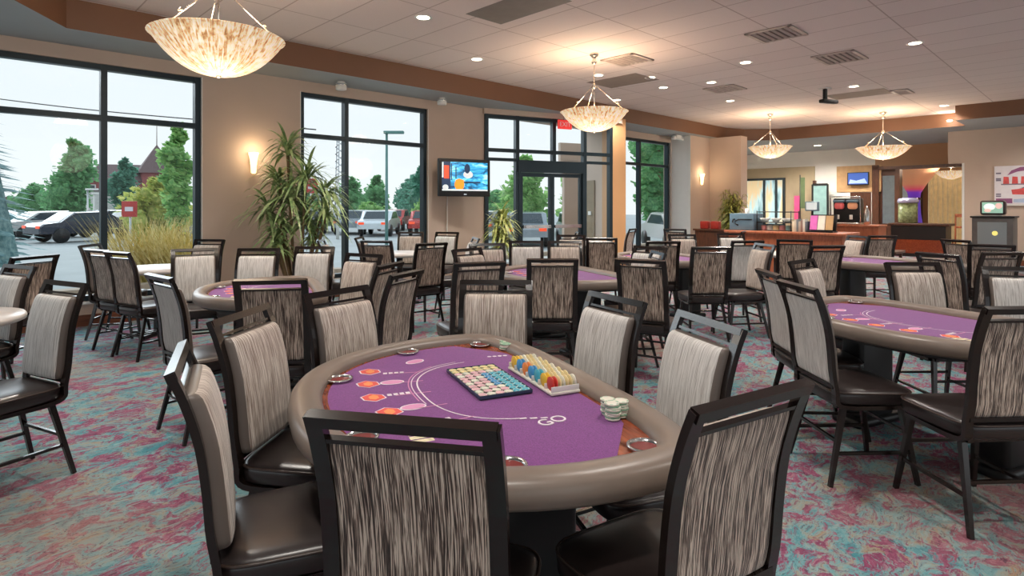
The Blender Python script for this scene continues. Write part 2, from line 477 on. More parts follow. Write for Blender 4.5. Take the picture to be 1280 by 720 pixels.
o = mb.build('notice_board', mat('olive notice board', sr(140,122,96), .7), loc=B - nx*.0 + ny*.85 + Vector((0,0,1.35)) + nx*.045, rz=ang)
tag(o, 'tall olive board on the vestibule wall behind the entry glass', 'notice board')
mb = MB(); mb.box((0,0,0), (.02, .12, .09)); o = mb.build('thermostat', 'plastic_white', loc=B + ny*.85 + Vector((0,0,1.32)) + nx*.022, rz=ang)
tag(o, 'small white wall control fixed on the olive board in the vestibule', 'thermostat')

# ---- lobby opening: dark wood frame, pale door, ledges
fr = MB()
fr.bbox(22.5, 22.85, 5.62, 5.82, 0, 2.86); fr.bbox(22.5, 22.85, 5.02, 5.14, 0, 2.78); fr.bbox(22.5, 22.85, 3.2, 5.8, 2.70, 2.80)
room(fr, 'trim_lobby', 'wood_dark')
dr = empty('door_2', (0,0,0), YAW); dr['kind'] = 'structure'
d_ = MB(); d_.bbox(22.66, 22.72, 5.14, 5.62, 0, .9); d_.bbox(22.66, 22.72, 5.14, 5.2, .9, 2.7); d_.bbox(22.66, 22.72, 5.56, 5.62, .9, 2.7); d_.bbox(22.66,22.72,5.2,5.56,2.5,2.7)
leaf = d_.build('door_leaf', 'wood_dark', dr)
g = MB(); g.add([(22.69,5.2,.9),(22.69,5.56,.9),(22.69,5.56,2.5),(22.69,5.2,2.5)], [(0,1,2,3)]); g.build('glass_pane', 'glass', leaf)
dr = empty('door_3', (0,0,0), YAW); dr['kind'] = 'structure'
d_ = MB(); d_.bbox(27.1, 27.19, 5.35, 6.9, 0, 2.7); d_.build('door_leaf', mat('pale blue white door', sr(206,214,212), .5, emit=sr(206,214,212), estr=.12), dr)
d_ = MB(); d_.bbox(27.07, 27.1, 5.28, 5.35, 0, 2.78); d_.bbox(27.07, 27.1, 6.9, 6.97, 0, 2.78); d_.bbox(27.07,27.1,5.28,6.97,2.7,2.78); d_.build('door_frame', 'wood_dark', dr)

# framed window at the back wall and the tan recessed panel beside it
mb = MB(); mb.bbox(22.57, 22.6, 7.65, 10.8, 0, 2.92); room(mb, 'trim_panel', mat('khaki panel paint', sr(176,158,128), .7, var=.03))
win = empty('window_5', (0,0,0), YAW); win['kind'] = 'structure'
fr = MB()
for v in (10.35, 9.45, 9.0, 8.72): fr.bbox(22.50, 22.57, v-.04, v+.04, .8, 2.52)
fr.bbox(22.50, 22.57, 8.68, 10.39, 2.46, 2.54); fr.bbox(22.50, 22.57, 8.68, 10.39, .74, .82)
fr.build('window_frame', 'win_frame', win)
def sky_pane():
    m, nt, b = new_mat('daylit pane')
    tc = nt.nodes.new('ShaderNodeTexCoord')
    f = noise(nt, map_node(nt, tc.outputs['Object'], (1,3,.6)), 1.2, 3)
    rp = ramp_node(nt, [(.38, sr(90,130,140)), (.5, sr(176,206,212)), (.62, sr(210,190,150))])
    nt.links.new(f, rp.inputs['Fac']); nt.links.new(rp.outputs['Color'], b.inputs['Base Color']); nt.links.new(rp.outputs['Color'], b.inputs['Emission Color'])
    b.inputs['Emission Strength'].default_value = .55; b.inputs['Roughness'].default_value = .1
    return m
M['sky_pane'] = sky_pane()
for a, b in ((10.31,9.49),(9.41,9.04),(8.96,8.76)):
    g = MB(); g.add([(22.54,a,.82),(22.54,b,.82),(22.54,b,2.46),(22.54,a,2.46)], [(0,1,2,3)]); g.build('glass_pane', 'sky_pane', win)
mb = MB(); mb.bbox(22.5, 22.6, 7.6, 7.7, 0, 2.4); room(mb, 'trim_post', 'wood_dark')

# ================================================================ lights in the ceiling
M['lamp_glow'] = mat('warm lamp lens', sr(255,240,214), .5, var=0, emit=sr(255,238,210), estr=14)
def spot(name, loc, energy, size=R(130), col=(1,.94,.86), blend=.8, rad=.08):
    d = bpy.data.lights.new(name, 'SPOT'); d.energy = energy; d.spot_size = size; d.spot_blend = blend; d.color = col; d.shadow_soft_size = rad
    o = bpy.data.objects.new(name, d); COL.objects.link(o); o.location = loc; return o
def point(name, loc, energy, col=(1,.85,.68), rad=.12):
    d = bpy.data.lights.new(name, 'POINT'); d.energy = energy; d.color = col; d.shadow_soft_size = rad
    o = bpy.data.objects.new(name, d); COL.objects.link(o); o.location = loc; return o

dl = empty('downlight')
mb = MB(); mb.lathe([(.075,-.002),(.105,-.008),(.112,-.001),(.112,.0)], seg=24); mb.build('trim_ring', 'plastic_white', dl)
mb = MB(); mb.disc((0,0,-.003), .078); mb.build('lens', 'lamp_glow', dl)
DL = [ # x, y on the ceiling
 (-1.09,7.22,'round ceiling downlight above the big window, closest to the grey ceiling panel'),
 (-.555,9.28,'round ceiling downlight between the grey ceiling panel and the entry lamp'),
 (3.77,9.49,'round ceiling downlight behind the two dark air vents over the room'),
 (5.73,8.36,'round ceiling downlight beside the long vent, brightest on the pinkish ceiling'),
 (3.74,11.03,'round ceiling downlight just before the square vent in mid ceiling'),
 (2.5,10.61,'round ceiling downlight past the stem of the lamp at the entry'),
 (2.96,11.5,'small ceiling downlight in the pair behind the entry lamp, next to the small vent'),
 (1.53,10.42,'ceiling downlight partly crossed by the rods of the entry lamp'),
 (2.29,12.86,'ceiling downlight low over the soffit between entry lamp and ochre pier'),
 (4.81,12.96,'ceiling downlight beyond the square vent, towards the far corner'),
 (6.62,11.39,'ceiling downlight next to the dark hanging camera'),
 (9.98,13.58,'ceiling downlight close to the step of the brown soffit'),
]
used = []
for x, y, lb in DL:
    place(dl, used, (x, y, ZC), 0, lb, 'downlight', 'round downlights in the tiled ceiling')
    spot('downlight_lamp', (x, y, ZC-.03), 185)
for x, y in ((-2.2,3.2),(1.2,3.6),(4.3,4.6),(2.0,6.3),(6.6,6.6),(-.2,.6),(3.4,1.4),(9.0,10.3),(8.2,8.0),(0.6,-2.0),(-3.4,5.4)):
    spot('ceiling_fill', (x, y, ZC-.03), 185)  # unseen fill spots, added without fixtures
# soffit spot that makes the glare on the back fascia
sp_ = MB(); sp_.lathe([(0,-.03),(.05,-.025),(.06,0)], seg=16)
o = sp_.build('soffit_spot', 'lamp_glow', loc=(*RM(17.98, 2.95), 3.62)); tag(o, 'small glaring spot lamp on the brown fascia under the far ceiling', 'spotlight')
point('soffit_spot_lamp', (*RM(17.85, 2.95), 3.6), 10)
sp_ = MB(); sp_.disc((0,0,-.002), .1); o = sp_.build('soffit_light', 'lamp_glow', loc=(*RM(20.6, 6.9), ZS)); tag(o, 'round light in the soffit over the service counter', 'downlight')
for u, v in ((20.2,8.2),(21.2,7.4),(21.0,5.6),(20.6,6.9),(20.3,4.6),(17.3,5.0),(18.2,0.5),(25,5),(20,9.5)): spot('soffit_lamp_fill', (*RM(u,v), ZS-.05), 190, R(160))  # fill spots added to brighten the back area; one sits at the lens
for u in (1.9, 3.9, 11.6, 13.7): # wall-wash on the fascia, bare spots without fixtures above the window run
    spot('fascia_wash', (*RM(u, 7.55), ZC-.03), 16, R(110))

# ---- grey ceiling panels and air vents
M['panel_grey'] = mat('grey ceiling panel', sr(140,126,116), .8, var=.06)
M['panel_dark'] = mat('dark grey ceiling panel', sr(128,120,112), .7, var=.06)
M['vent_dark'] = mat('vent shadow', sr(112,100,92), .7)
M['vent'] = mat('vent metal', sr(190,176,166), .5)
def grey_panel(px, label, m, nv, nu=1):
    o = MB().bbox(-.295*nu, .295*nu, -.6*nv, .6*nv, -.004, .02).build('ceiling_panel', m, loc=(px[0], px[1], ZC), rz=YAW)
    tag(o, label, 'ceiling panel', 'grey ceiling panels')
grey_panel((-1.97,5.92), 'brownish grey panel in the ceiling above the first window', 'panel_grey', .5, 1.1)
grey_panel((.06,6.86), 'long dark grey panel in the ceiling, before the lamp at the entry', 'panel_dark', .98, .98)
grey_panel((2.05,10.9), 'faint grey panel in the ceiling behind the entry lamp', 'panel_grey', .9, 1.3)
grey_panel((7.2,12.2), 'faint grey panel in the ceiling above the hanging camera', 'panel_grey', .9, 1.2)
def vent(x, y, label, w=.6, d=.6, n=6):
    r = empty('ceiling_vent', (x, y, ZC), YAW, label, 'air vent', 'air vents in the tiled ceiling')
    MB().bbox(-w/2, w/2, -d/2, d/2, -.006, .01).build('vent_back', 'vent_dark', r)
    fr = MB(); t = .05
    for sx in (-1,1): fr.bbox(sx*w/2-t/2*(1+sx), sx*w/2+t/2*(1-sx), -d/2, d/2, -.02, 0)
    for sy in (-1,1): fr.bbox(-w/2, w/2, sy*d/2-t/2*(1+sy), sy*d/2+t/2*(1-sy), -.02, 0)
    fr.build('vent_frame', 'vent', r)
    for k in range(n):
        yy = -d/2+t + (k+.5)*(d-2*t)/n
        MB().box((0, yy, -.012), (w-2*t, .02, .03), rot=Matrix.Rotation(R(40), 3, 'X')).build('vent_slat', 'vent', r)
for a in ((3.55,7.90,'dark air vent nearer the viewer, over the purple tables',.62,.6),(5.10,9.15,'long pale louvred air vent beside the brightest downlight',.75,.6),(1.82,9.30,'small air vent on the pinkish ceiling by the entry lamp',.6,.6),
          (4.2,11.6,'square air vent in mid ceiling with grey side panel',.62,.62),(7.9,11.9,'narrow dark air vent close to the step of the soffit',.6,.3)):
    vent(*a)

# ---- hanging camera
r = empty('ceiling_camera', (6.15,11.55,ZC), .4, 'black camera hanging on a post below the ceiling', 'camera')
MB().box((0,0,-.01),(.16,.16,.02)).build('mount_plate', 'plastic_white', r)
MB().rbox((0,0,-.12),(.07,.07,.22), .02).build('post', 'black', r)
MB().rbox((.1,0,-.26),(.42,.12,.07), .02).build('camera_body', 'black', r)

# ---- round white speakers under the soffit
for k, (u, lb) in enumerate(((4.55,'white round fixture under the soffit above the second window'),(6.55,'white round fixture under the soffit above the television'),)):
    r = empty('soffit_fixture', (*RM(u, 8.62), ZS), 0, lb, 'ceiling fixture', 'white fixtures under the soffit')
    MB().lathe([(0,-.13),(.07,-.13),(.085,-.12),(.085,-.03),(.06,-.03),(.06,0)], seg=20).build('housing', 'plastic_white', r)
    MB().lathe([(.086,-.06),(.09,-.05),(.086,-.04)], seg=20).build('ring', 'steel', r)
r = empty('emergency_light', (*RM(14.75, 8.6), ZS), YAW, 'white twin emergency light under the soffit by the last window', 'emergency light')
MB().rbox((0,0,-.06),(.3,.12,.12), .02).build('housing', 'plastic_white', r)
for s in (-1,1): MB().lathe([(0,-.06),(.06,-.06),(.07,-.03),(.05,.05),(0,.06)], c=(s*.2,0,-.08), seg=16).build('lamp_head', 'plastic_white', r)

# ---- bowl lamps
def alabaster():
    m, nt, b = new_mat('mottled alabaster bowl')
    tc = nt.nodes.new('ShaderNodeTexCoord')
    v = tc.outputs['Object']
    sx = nt.nodes.new('ShaderNodeSeparateXYZ'); nt.links.new(v, sx.inputs[0])
    at = nt.nodes.new('ShaderNodeMath'); at.operation = 'ARCTAN2'; nt.links.new(sx.outputs[1], at.inputs[0]); nt.links.new(sx.outputs[0], at.inputs[1])
    cx = nt.nodes.new('ShaderNodeCombineXYZ'); nt.links.new(at.outputs[0], cx.inputs[0]); nt.links.new(sx.outputs[2], cx.inputs[2])
    f1 = noise(nt, map_node(nt, cx.outputs[0], (20,1,9)), 1, 5, .65, 1.2)
    f2 = noise(nt, v, 26, 3, .6)
    ad = nt.nodes.new('ShaderNodeMath'); ad.operation = 'MULTIPLY_ADD'; ad.inputs[1].default_value = .45; nt.links.new(f2, ad.inputs[0]); nt.links.new(f1, ad.inputs[2])
    rp = ramp_node(nt, [(.54, sr(255,247,230)), (.68, sr(250,230,196)), (.78, sr(226,180,126)), (.88, sr(176,124,78))])
    nt.links.new(ad.outputs[0], rp.inputs['Fac'])
    nt.links.new(rp.outputs['Color'], b.inputs['Base Color']); nt.links.new(rp.outputs['Color'], b.inputs['Emission Color'])
    # brighter towards the bottom of the bowl, where the bulbs sit
    z = nt.nodes.new('ShaderNodeMapRange'); nt.links.new(sx.outputs[2], z.inputs[0])
    z.inputs[1].default_value = -.34; z.inputs[2].default_value = 0; z.inputs[3].default_value = 1.1; z.inputs[4].default_value = .55
    nt.links.new(z.outputs[0], b.inputs['Emission Strength'])
    b.inputs['Roughness'].default_value = .35
    return m
M['alabaster'] = alabaster()
bowl = empty('pendant_lamp')
prof = []
for i in range(15):
    t = i/14; prof.append((.5*t**.92, -.30*(1-t**2.2)))
MB().lathe(prof + [(.515, .004), (.5, .012), (.485, .0)], seg=48).build('bowl', 'alabaster', bowl)
MB().lathe([(0,-.320),(.012,-.317),(.016,-.31),(.025,-.298),(0,-.295)], seg=16).build('finial', 'chrome', bowl)
rod = MB()
rod.tube([(0,0,-.31),(0,0,.9)], .008, 8)
rod.build('stem', 'chrome', bowl)
MB().lathe([(0,.9),(.065,.9),(.07,.875),(.05,.855),(.025,.83),(.03,.79),(.045,.77),(.03,.745),(.012,.73)], seg=24).build('ceiling_cup', 'chrome', bowl)
MB().lathe([(.012,.44),(.03,.42),(.034,.40),(.02,.37),(.012,.36)], seg=16).build('hub', 'chrome', bowl)
for k in range(3):
    a = k*2*PI/3 + .5
    m_ = MB(); m_.tube([(.02*math.cos(a),.02*math.sin(a),.41),(.47*math.cos(a),.47*math.sin(a),.0)], .0055, 6)
    m_.tube([(.35*math.cos(a),.35*math.sin(a),.11),(.36*math.cos(a),.36*math.sin(a),.13),(.375*math.cos(a),.375*math.sin(a),.11)], .010, 6)
    m_.build('support_rod', 'chrome', bowl)
used = []
for x, y, zr, s, lb in ((-2.42,4.85,2.88,1,'mottled bowl lamp above the first window, largest in view'),(1.25,8.94,2.92,1,'mottled bowl lamp hanging in front of the glass entry door'),
                    (6.5,14.8,2.97,1,'bowl lamp hanging over the service counter at the far corner'),(9.15,14.5,2.93,1.17,'bowl lamp before the lobby opening, with short prongs below')):
    p = place(bowl, used, (x, y, zr), x, lb, 'pendant lamp', 'alabaster bowl lamps hung from the ceiling', (s, s, (ZC-zr)/.9))
    point('bowl_lamp', (x, y, zr+.02), 52, rad=.25)
    point('bowl_under', (x, y, zr-.5), 14, rad=.3)
r = empty('lobby_lamp', (*RM(24.3, 3.95), 2.62), 0, 'glowing shallow bowl lamp inside the lobby beyond the opening', 'pendant lamp')
r.scale = (.95,.95,.95)
MB().lathe([(0,-.26),(.08,-.25),(.28,-.17),(.46,-.02),(.48,.04),(.44,.04)], seg=32).build('bowl', 'alabaster', r)
MB().tube([(0,0,0),(0,0,.7)], .012).build('stem', 'chrome', r)
point('lobby_lamp_light', (*RM(24.3, 3.95), 2.75), 60)

# ---- wall sconces
M['sconce_glow'] = mat('sconce glass', sr(255,232,190), .4, var=0, emit=sr(255,222,165), estr=2.2)
for loc, rz, lb in (((*RM(3.30, VW-.05), 2.16), YAW, 'glowing glass wall sconce behind the tall dracaena'), ((*RM(15.6, 8.32), 2.28), YAW, 'glowing wall sconce on the pier by the last window')):
    r = empty('wall_sconce', loc, rz, lb, 'wall sconce', 'glowing wall sconces'); r.scale = (.7,.7,.62)
    MB().rbox((0,.05,0),(.1,.03,.3), .01).build('back_plate', 'chrome', r)
    MB().lathe([(.03,-.3),(.05,-.28),(.075,.05),(.11,.2),(.10,.2),(.06,.04),(.03,-.26)], seg=20).build('glass_shade', 'sconce_glow', r)
    MB().tube([(0,.04,-.1),(0,0,-.2),(0,0,-.28)], .012).build('arm', 'chrome', r)
    point('sconce_light', (loc[0]+.13*math.cos(YAW-PI/2), loc[1]+.13*math.sin(YAW-PI/2), loc[2]+.12), 8, (1,.74,.46), .08)

# ---- exit sign by the entry
def text_mesh(body, size, m, parent, name, loc, rot, align='CENTER'):
    c = bpy.data.curves.new('lettering', 'FONT'); c.body = body; c.size = size; c.align_x = align; c.align_y = 'CENTER'; c.extrude = .0015
    t = bpy.data.objects.new('lettering_source', c); COL.objects.link(t)
    bpy.context.view_layer.update()
    me = bpy.data.meshes.new_from_object(t.evaluated_get(bpy.context.evaluated_depsgraph_get()))
    bpy.data.objects.remove(t); bpy.data.curves.remove(c)
    me.materials.clear(); me.materials.append(M[m] if isinstance(m, str) else m)
    o = bpy.data.objects.new(name, me); COL.objects.link(o); o.parent = parent; o.location = loc; o.rotation_euler = rot
    return o
r = empty('exit_sign', A + nx*1.72 - ny*.25 + Vector((0,0,3.22)), ang, 'red exit sign behind the bowl lamp over the entry', 'exit sign'); r.scale = (.8,.8,.8)
MB().rbox((0,0,0),(.42,.05,.24), .01).build('housing', mat('red sign', sr(236,66,62), .4, var=0, emit=sr(236,50,48), estr=.55), r)
MB().box((0,.02,.18),(.03,.03,.14)).build('bracket', 'steel', r)
text_mesh('EXIT', .17, 'white_print', r, 'lettering', (0,-.027,0), (R(90),0,0))

# header over the angled entry
mb = MB(); mb.box((L/2+.1, 0, 3.415), (L+.35, .2, .11)); o = mb.build('wall_entry_head', 'wall', loc=A, rz=ang); o['kind'] = 'structure'

# ================================================================ chair
# local: sitter faces +y, origin on the floor under the seat centre, back top about 1.05 m high
def cm(pts, n):  # catmull-rom resample
    P = [Vector(p) for p in pts]; P = [P[0]*2-P[1]] + P + [P[-1]*2-P[-2]]; out = []
    segs = len(P)-3
    for i in range(n+1):
        t = i/n*segs; k = min(int(t), segs-1); t -= k
        a,b,c,d = P[k:k+4]
        out.append(.5*((2*b)+(-a+c)*t+(2*a-5*b+4*c-d)*t*t+(-a+3*b-3*c+d)*t**3))
    return out
BACK = [(0,-.205,.50), (0,-.222,.60), (0,-.232,.72), (0,-.25,.85), (0,-.285,.97), (0,-.318,1.05)]
def back_at(z):
    for (x,y0,z0),(x1,y1,z1) in zip(BACK, BACK[1:]):
        if z <= z1: return y0+(y1-y0)*(z-z0)/(z1-z0)
    return BACK[-1][1]
HB = .197       # half width of the back frame
chair = empty('banquet_chair')
# frame of the back: two side bars sweeping forward under the seat, top rail, handle slot, lower cross bar
fr = MB()
sec = [(-.011,-.02),(.011,-.02),(.011,.02),(-.011,.02)]
for s in (-1,1):
    path = cm([(s*HB,.17,.418),(s*HB,.02,.416),(s*HB,-.14,.418),(s*HB,-.20,.44)] + [(s*HB,y,z) for x,y,z in BACK], 26)
    fr.sweep(path, sec, up=(1,0,0), smooth=False)
top = [(-HB-.012, -.317, 1.047), (HB+.012, -.317, 1.047)]
rail_rot = Matrix.Rotation(R(20), 3, 'X')
fr.box((0,-.315,1.040), (2*HB+.026, .028, .028), rot=rail_rot)
fr.box((0,-.295,.990), (2*HB, .016, .011), rot=rail_rot)
fr.box((0,-.212,.525), (2*HB, .022, .02))
fr.build('back_frame', 'frame', chair)
# padded back: striped cloth in front and behind, plain taupe edge
K = 20
def back_sec(hw, tf, tb):
    out = []
    for i in range(K):
        a = 2*PI*i/K; c, s = math.cos(a), math.sin(a)
        x = hw*math.copysign(abs(c)**.32, c); y = (tf if s > 0 else tb)*math.copysign(abs(s)**.55, s)
        out.append((x, y))
    return out
pb = MB(); rings = []
zs = [.535,.54,.56,.60,.66,.74,.82,.89,.945,.965,.976,.980]; gs = [.55,.80,.95,1,1,1,1,1,.97,.9,.75,.5]
wd = [.93,.97,.99,1,1,1,1,1,1,.99,.97,.93]
for z, g, w in zip(zs, gs, wd):
    y0 = back_at(z)
    rings.append([(x*w, y0 + .008 + y*g, z) for x, y in back_sec(.187, .05, .016)])
b0 = len(pb.v)
for r_ in rings: pb.v += r_
def face_mi(q):
    a = (2*PI*(q+.5)/K) % (2*PI); s = math.sin(a)
    if abs(math.cos(a)) > .80: return 2
    return 0 if s > 0 else 1
for i in range(len(rings)-1):
    for q in range(K):
        r_ = (q+1) % K
        pb.f.append((b0+i*K+q, b0+i*K+r_, b0+(i+1)*K+r_, b0+(i+1)*K+q)); pb.m.append(face_mi(q)); pb.sm.append(True)
pb.f.append(tuple(b0+q for q in range(K))); pb.m.append(2); pb.sm.append(True)
pb.f.append(tuple(b0+(len(rings)-1)*K+q for q in range(K))); pb.m.append(2); pb.sm.append(True)
pb.build('backrest', ['fabric_lit', 'fabric_shaded', 'vinyl_side'], chair)
# seat cushion
def seat_outline(z_in=0, n=40):
    out = []
    for i in range(n):
        a = 2*PI*i/n; c, s = math.cos(a), math.sin(a); e = .38
        x = math.copysign(abs(c)**e, c); y = math.copysign(abs(s)**e, s)
        w = .222 + .014*y
        out.append((x*(w-z_in), .005 + y*(.225-z_in)))
    return out
st = MB(); prof_s = [(.012,.428),(.0,.44),(-.002,.475),(.0,.492),(.012,.505),(.045,.514),(.10,.519),(.16,.521)]
n = 40; b0 = 0
for ins, z in prof_s: st.v += [(x,y,z) for x, y in seat_outline(ins)]
for i in range(len(prof_s)-1):
    for q in range(n):
        r_ = (q+1) % n; st.f.append((i*n+q, i*n+r_, (i+1)*n+r_, (i+1)*n+q)); st.m.append(0); st.sm.append(True)
st.f.append(tuple(range(n))); st.m.append(0); st.sm.append(False)
st.f.append(tuple((len(prof_s)-1)*n+q for q in range(n))); st.m.append(0); st.sm.append(True)
seat_o = st.build('seat', 'seat', chair)
pp = MB(); pp.tube([(x,y,.494) for x,y in seat_outline(-.001)], .005, 6, closed=True); pp.build('piping', 'piping', seat_o)
sf = MB()
for s in (-1,1): sf.bar((s*.17,-.19,.418),(s*.17,.2,.418), .022, .022)
for y in (-.17,.18): sf.bar((-.2,y,.418),(.2,y,.418), .022, .02)
sf.build('seat_frame', 'frame', chair)
def leg_pts(sx, sy): return Vector((sx*.175, .17 if sy > 0 else -.15, .41)), Vector((sx*.215, .235 if sy > 0 else -.245, 0))
for sx in (-1,1):
    for sy in (-1,1):
        a, b = leg_pts(sx, sy); lg = MB(); lg.bar(a, b, .026, .026, up=(0,1,0), scales=[1.1,.8]); lg.build('leg', 'frame', chair)
def leg_at(sx, sy, z):
    a, b = leg_pts(sx, sy); return a + (b-a)*((.41-z)/.41)
for pts in (((-1,-1),(-1,1),.17),((1,-1),(1,1),.17),((-1,-1),(1,-1),.23),((-1,1),(1,1),.27)):
    m_ = MB(); m_.bar(leg_at(*pts[0], pts[2]), leg_at(*pts[1], pts[2]), .016, .016); m_.build('stretcher', 'frame', chair)

OFF = .318
chair_used = []
PALE = {}
def put_chair(x, y, th, label, group=None):
    """x,y: where the middle of the top rail stands; th: direction the seat faces, degrees"""
    f = (math.cos(R(th)), math.sin(R(th)))
    o = place(chair, chair_used, (x+f[0]*OFF, y+f[1]*OFF, 0), R(th-90), label, 'chair', group)
    if label.startswith(('pale', 'bluish', 'silver', 'light', 'grey chair from behind with pale')):   # window light put into the cloth colour of both faces
        b = [c for c in o.children if c.name.startswith('backrest')][0]
        if not PALE: PALE['m'] = b.data.copy(); PALE['m'].materials[0] = PALE['m'].materials[1] = M['fabric_bright_lit']
        b.data = PALE['m']
    return o
CHAIRS = [
 # around the front poker table
 (-0.235,1.230,79,'striped chair seen square from behind, closest of all, hiding part of the front table'),
 (0.578,1.390,121,'striped chair tilted away, closest on the side of the silver-backed pair, black seat showing'),
 (-0.999,1.754,25,'chair in profile with thin dark side and large grey seat, beside the closest striped chair'),
 (-1.144,2.475,-6,'tan striped chair facing the front table, between the profile chair and the table rail'),
 (-0.935,3.134,-33,'tan chair with rounded cushion at the far curve of the front table'),
 (-0.094,3.513,-93,'tan chair facing the viewer straight behind the front table'),
 (0.515,2.900,-151,'silver-grey chair beyond the chip rack, farther of the bright pair'),
 (0.779,2.320,-164,'silver-grey chair beside the near chip pile, nearer of the bright pair'),
 # side table group
 (1.616,3.348,2,'pale chair with splayed legs and brown seat facing the side poker table'),
 (1.731,3.987,-4,'bluish chair in profile just behind the pale splayed-leg chair'),
 (2.282,2.583,93,'dark striped chair from behind, cut by the frame edge at the side table'),
 (3.140,4.620,-90,'chair facing the viewer across the side poker table'),
 (3.650,4.250,-110,'pale chair at the frame edge behind the side poker table, facing in'),
 (4.699,5.624,95,'grey chair from behind at the frame edge under the old television set'),
 (3.960,5.482,15,'brown chair leaning in profile behind the chair facing the side table'),
 (5.800,7.700,10,'blue-tinted chair in profile in front of the jamb of the lobby opening'),
 (5.478,6.720,55,'dark-framed chair before the grey kiosk, next to the blue-tinted chair'),
 (2.378,4.836,-51,'small tan chair tilted towards the side poker table, behind the pale chairs'),
 # middle right
 (5.105,8.669,188,'chair in profile with curled back beside the large brown-backed chair'),
 (5.520,8.750,90,'large brown-backed chair standing below the slush machine'),
 (3.520,6.550,100,'brown chair from behind with low dark rail before the curled-back chair'),
 (3.700,7.700,70,'brown chair behind the low-railed one, under the magazine stand'),
 (2.157,6.359,90,'brown-backed chair from behind with black frame and clear view of its legs'),
 (2.952,6.853,187,'tan chair in profile facing the brown-backed chair with clear legs'),
 (1.056,4.861,60,'brown chair from behind in front of the mid-room table end'),
 (1.413,5.666,183,'slim pale chair in profile with curved back, beside the brown-backed chair'),
 (1.890,7.342,90,'wide grey-brown chair from behind, before the last window'),
 (1.503,6.386,-140,'pale chair at the mid-room table, top showing above the brown chair'),
 (1.239,8.128,80,'dark grey chair from behind near the push bars of the entry door'),
 (1.120,10.000,180,'black chair in profile in front of the entry door glass'),
 (0.900,8.925,-100,'beige chair facing the viewer at the foot of the entry door'),
 (2.626,9.093,-90,'beige chair facing the viewer behind the half-hidden poker table'),
 (2.995,7.463,95,'light chair from behind, between brown-backed chair and service counter'),
 (3.500,9.421,-95,'pale chair under the blue-grey box on the service counter'),
 (4.000,10.150,150,'brown chair leaning before the cherry counter front'),
 (2.350,11.400,150,'grey chair at the last window beside the pale return wall'),
 (3.100,11.200,60,'black-railed chair before the pale return wall'),
 # mid room table
 (0.340,4.920,90,'striped chair with thin black frame seen from behind at the mid-room purple table'),
 (-0.250,4.620,112,'low dark grey chair from behind, in front of the mid-room table'),
 (-0.470,6.100,-40,'beige chair facing the mid-room table from the window side'),
 (-0.297,6.936,-75,'grey chair behind the mid-room table, beside the beige one'),
 (0.178,7.417,-90,'silver-grey chair facing the viewer behind the mid-room table'),
 (0.663,7.409,-92,'beige chair facing the viewer, top rail before the door leaf'),
 # second window group
 (-1.734,7.501,78,'brown-grey chair from behind at the pale table below the television'),
 (-0.950,7.000,128,'dark chair turned away with black seat and slender legs at the pale table'),
 (-1.711,9.962,-90,'grey chair facing the viewer between pale table and second window'),
 (-1.087,9.897,-110,'bluish grey chair next to the window end below the television'),
 (-0.500,8.200,195,'beige chair in profile below the potted yellow-green dracaena'),
 (-2.170,8.330,0,'small grey chair in profile beside the tall dracaena'),
 (-2.504,7.697,8,'black-framed chair in profile right under the dracaena leaves'),
 # dracaena table
 (-2.255,3.747,50,'grey chair from behind with pale outline and long legs, beside the dracaena table'),
 (-1.462,3.556,98,'square brown chair from behind with thick black frame before the dracaena table'),
 (-3.282,6.085,-60,'light blue chair facing the viewer at the far side of the dracaena table'),
 (-2.629,6.115,-86,'pale chair facing the viewer under the wall sconce'),
 (-2.139,6.392,-92,'pale chair facing the viewer right below the dracaena'),
 (-1.365,5.441,-118,'taupe chair angled across, behind the tan chair with rounded cushion'),
 (-0.701,3.952,160,'brown chair with heavy black side frame, turned from the viewer'),
 (-0.931,4.521,165,'chair behind the heavy-framed brown chair, only its pale top showing'),
 # first window group
 (-4.192,5.935,62,'brown chair from behind with slim black legs before the ornamental grass'),
 (-3.809,5.662,62,'grey chair pressed against the slim-legged brown chair'),
 (-4.850,6.750,8,'beige chair in profile between window mullion and pale round table'),
 (-3.980,7.750,-98,'lavender grey chair at the window end behind the pale round table'),
 (-2.620,3.460,244,'silver-grey chair with thick black side at the frame edge, seat towards the viewer'),
 (-3.680,4.400,244,'silver-grey chair cut by the frame edge behind the grey round table'),
 (-4.250,5.250,168,'dark brown chair between the two silver-grey edge chairs and the window'),
 (-2.460,2.660,244,'chair mostly beyond the frame edge, only black legs showing at the lower corner'),
]
for a in CHAIRS: put_chair(*a)

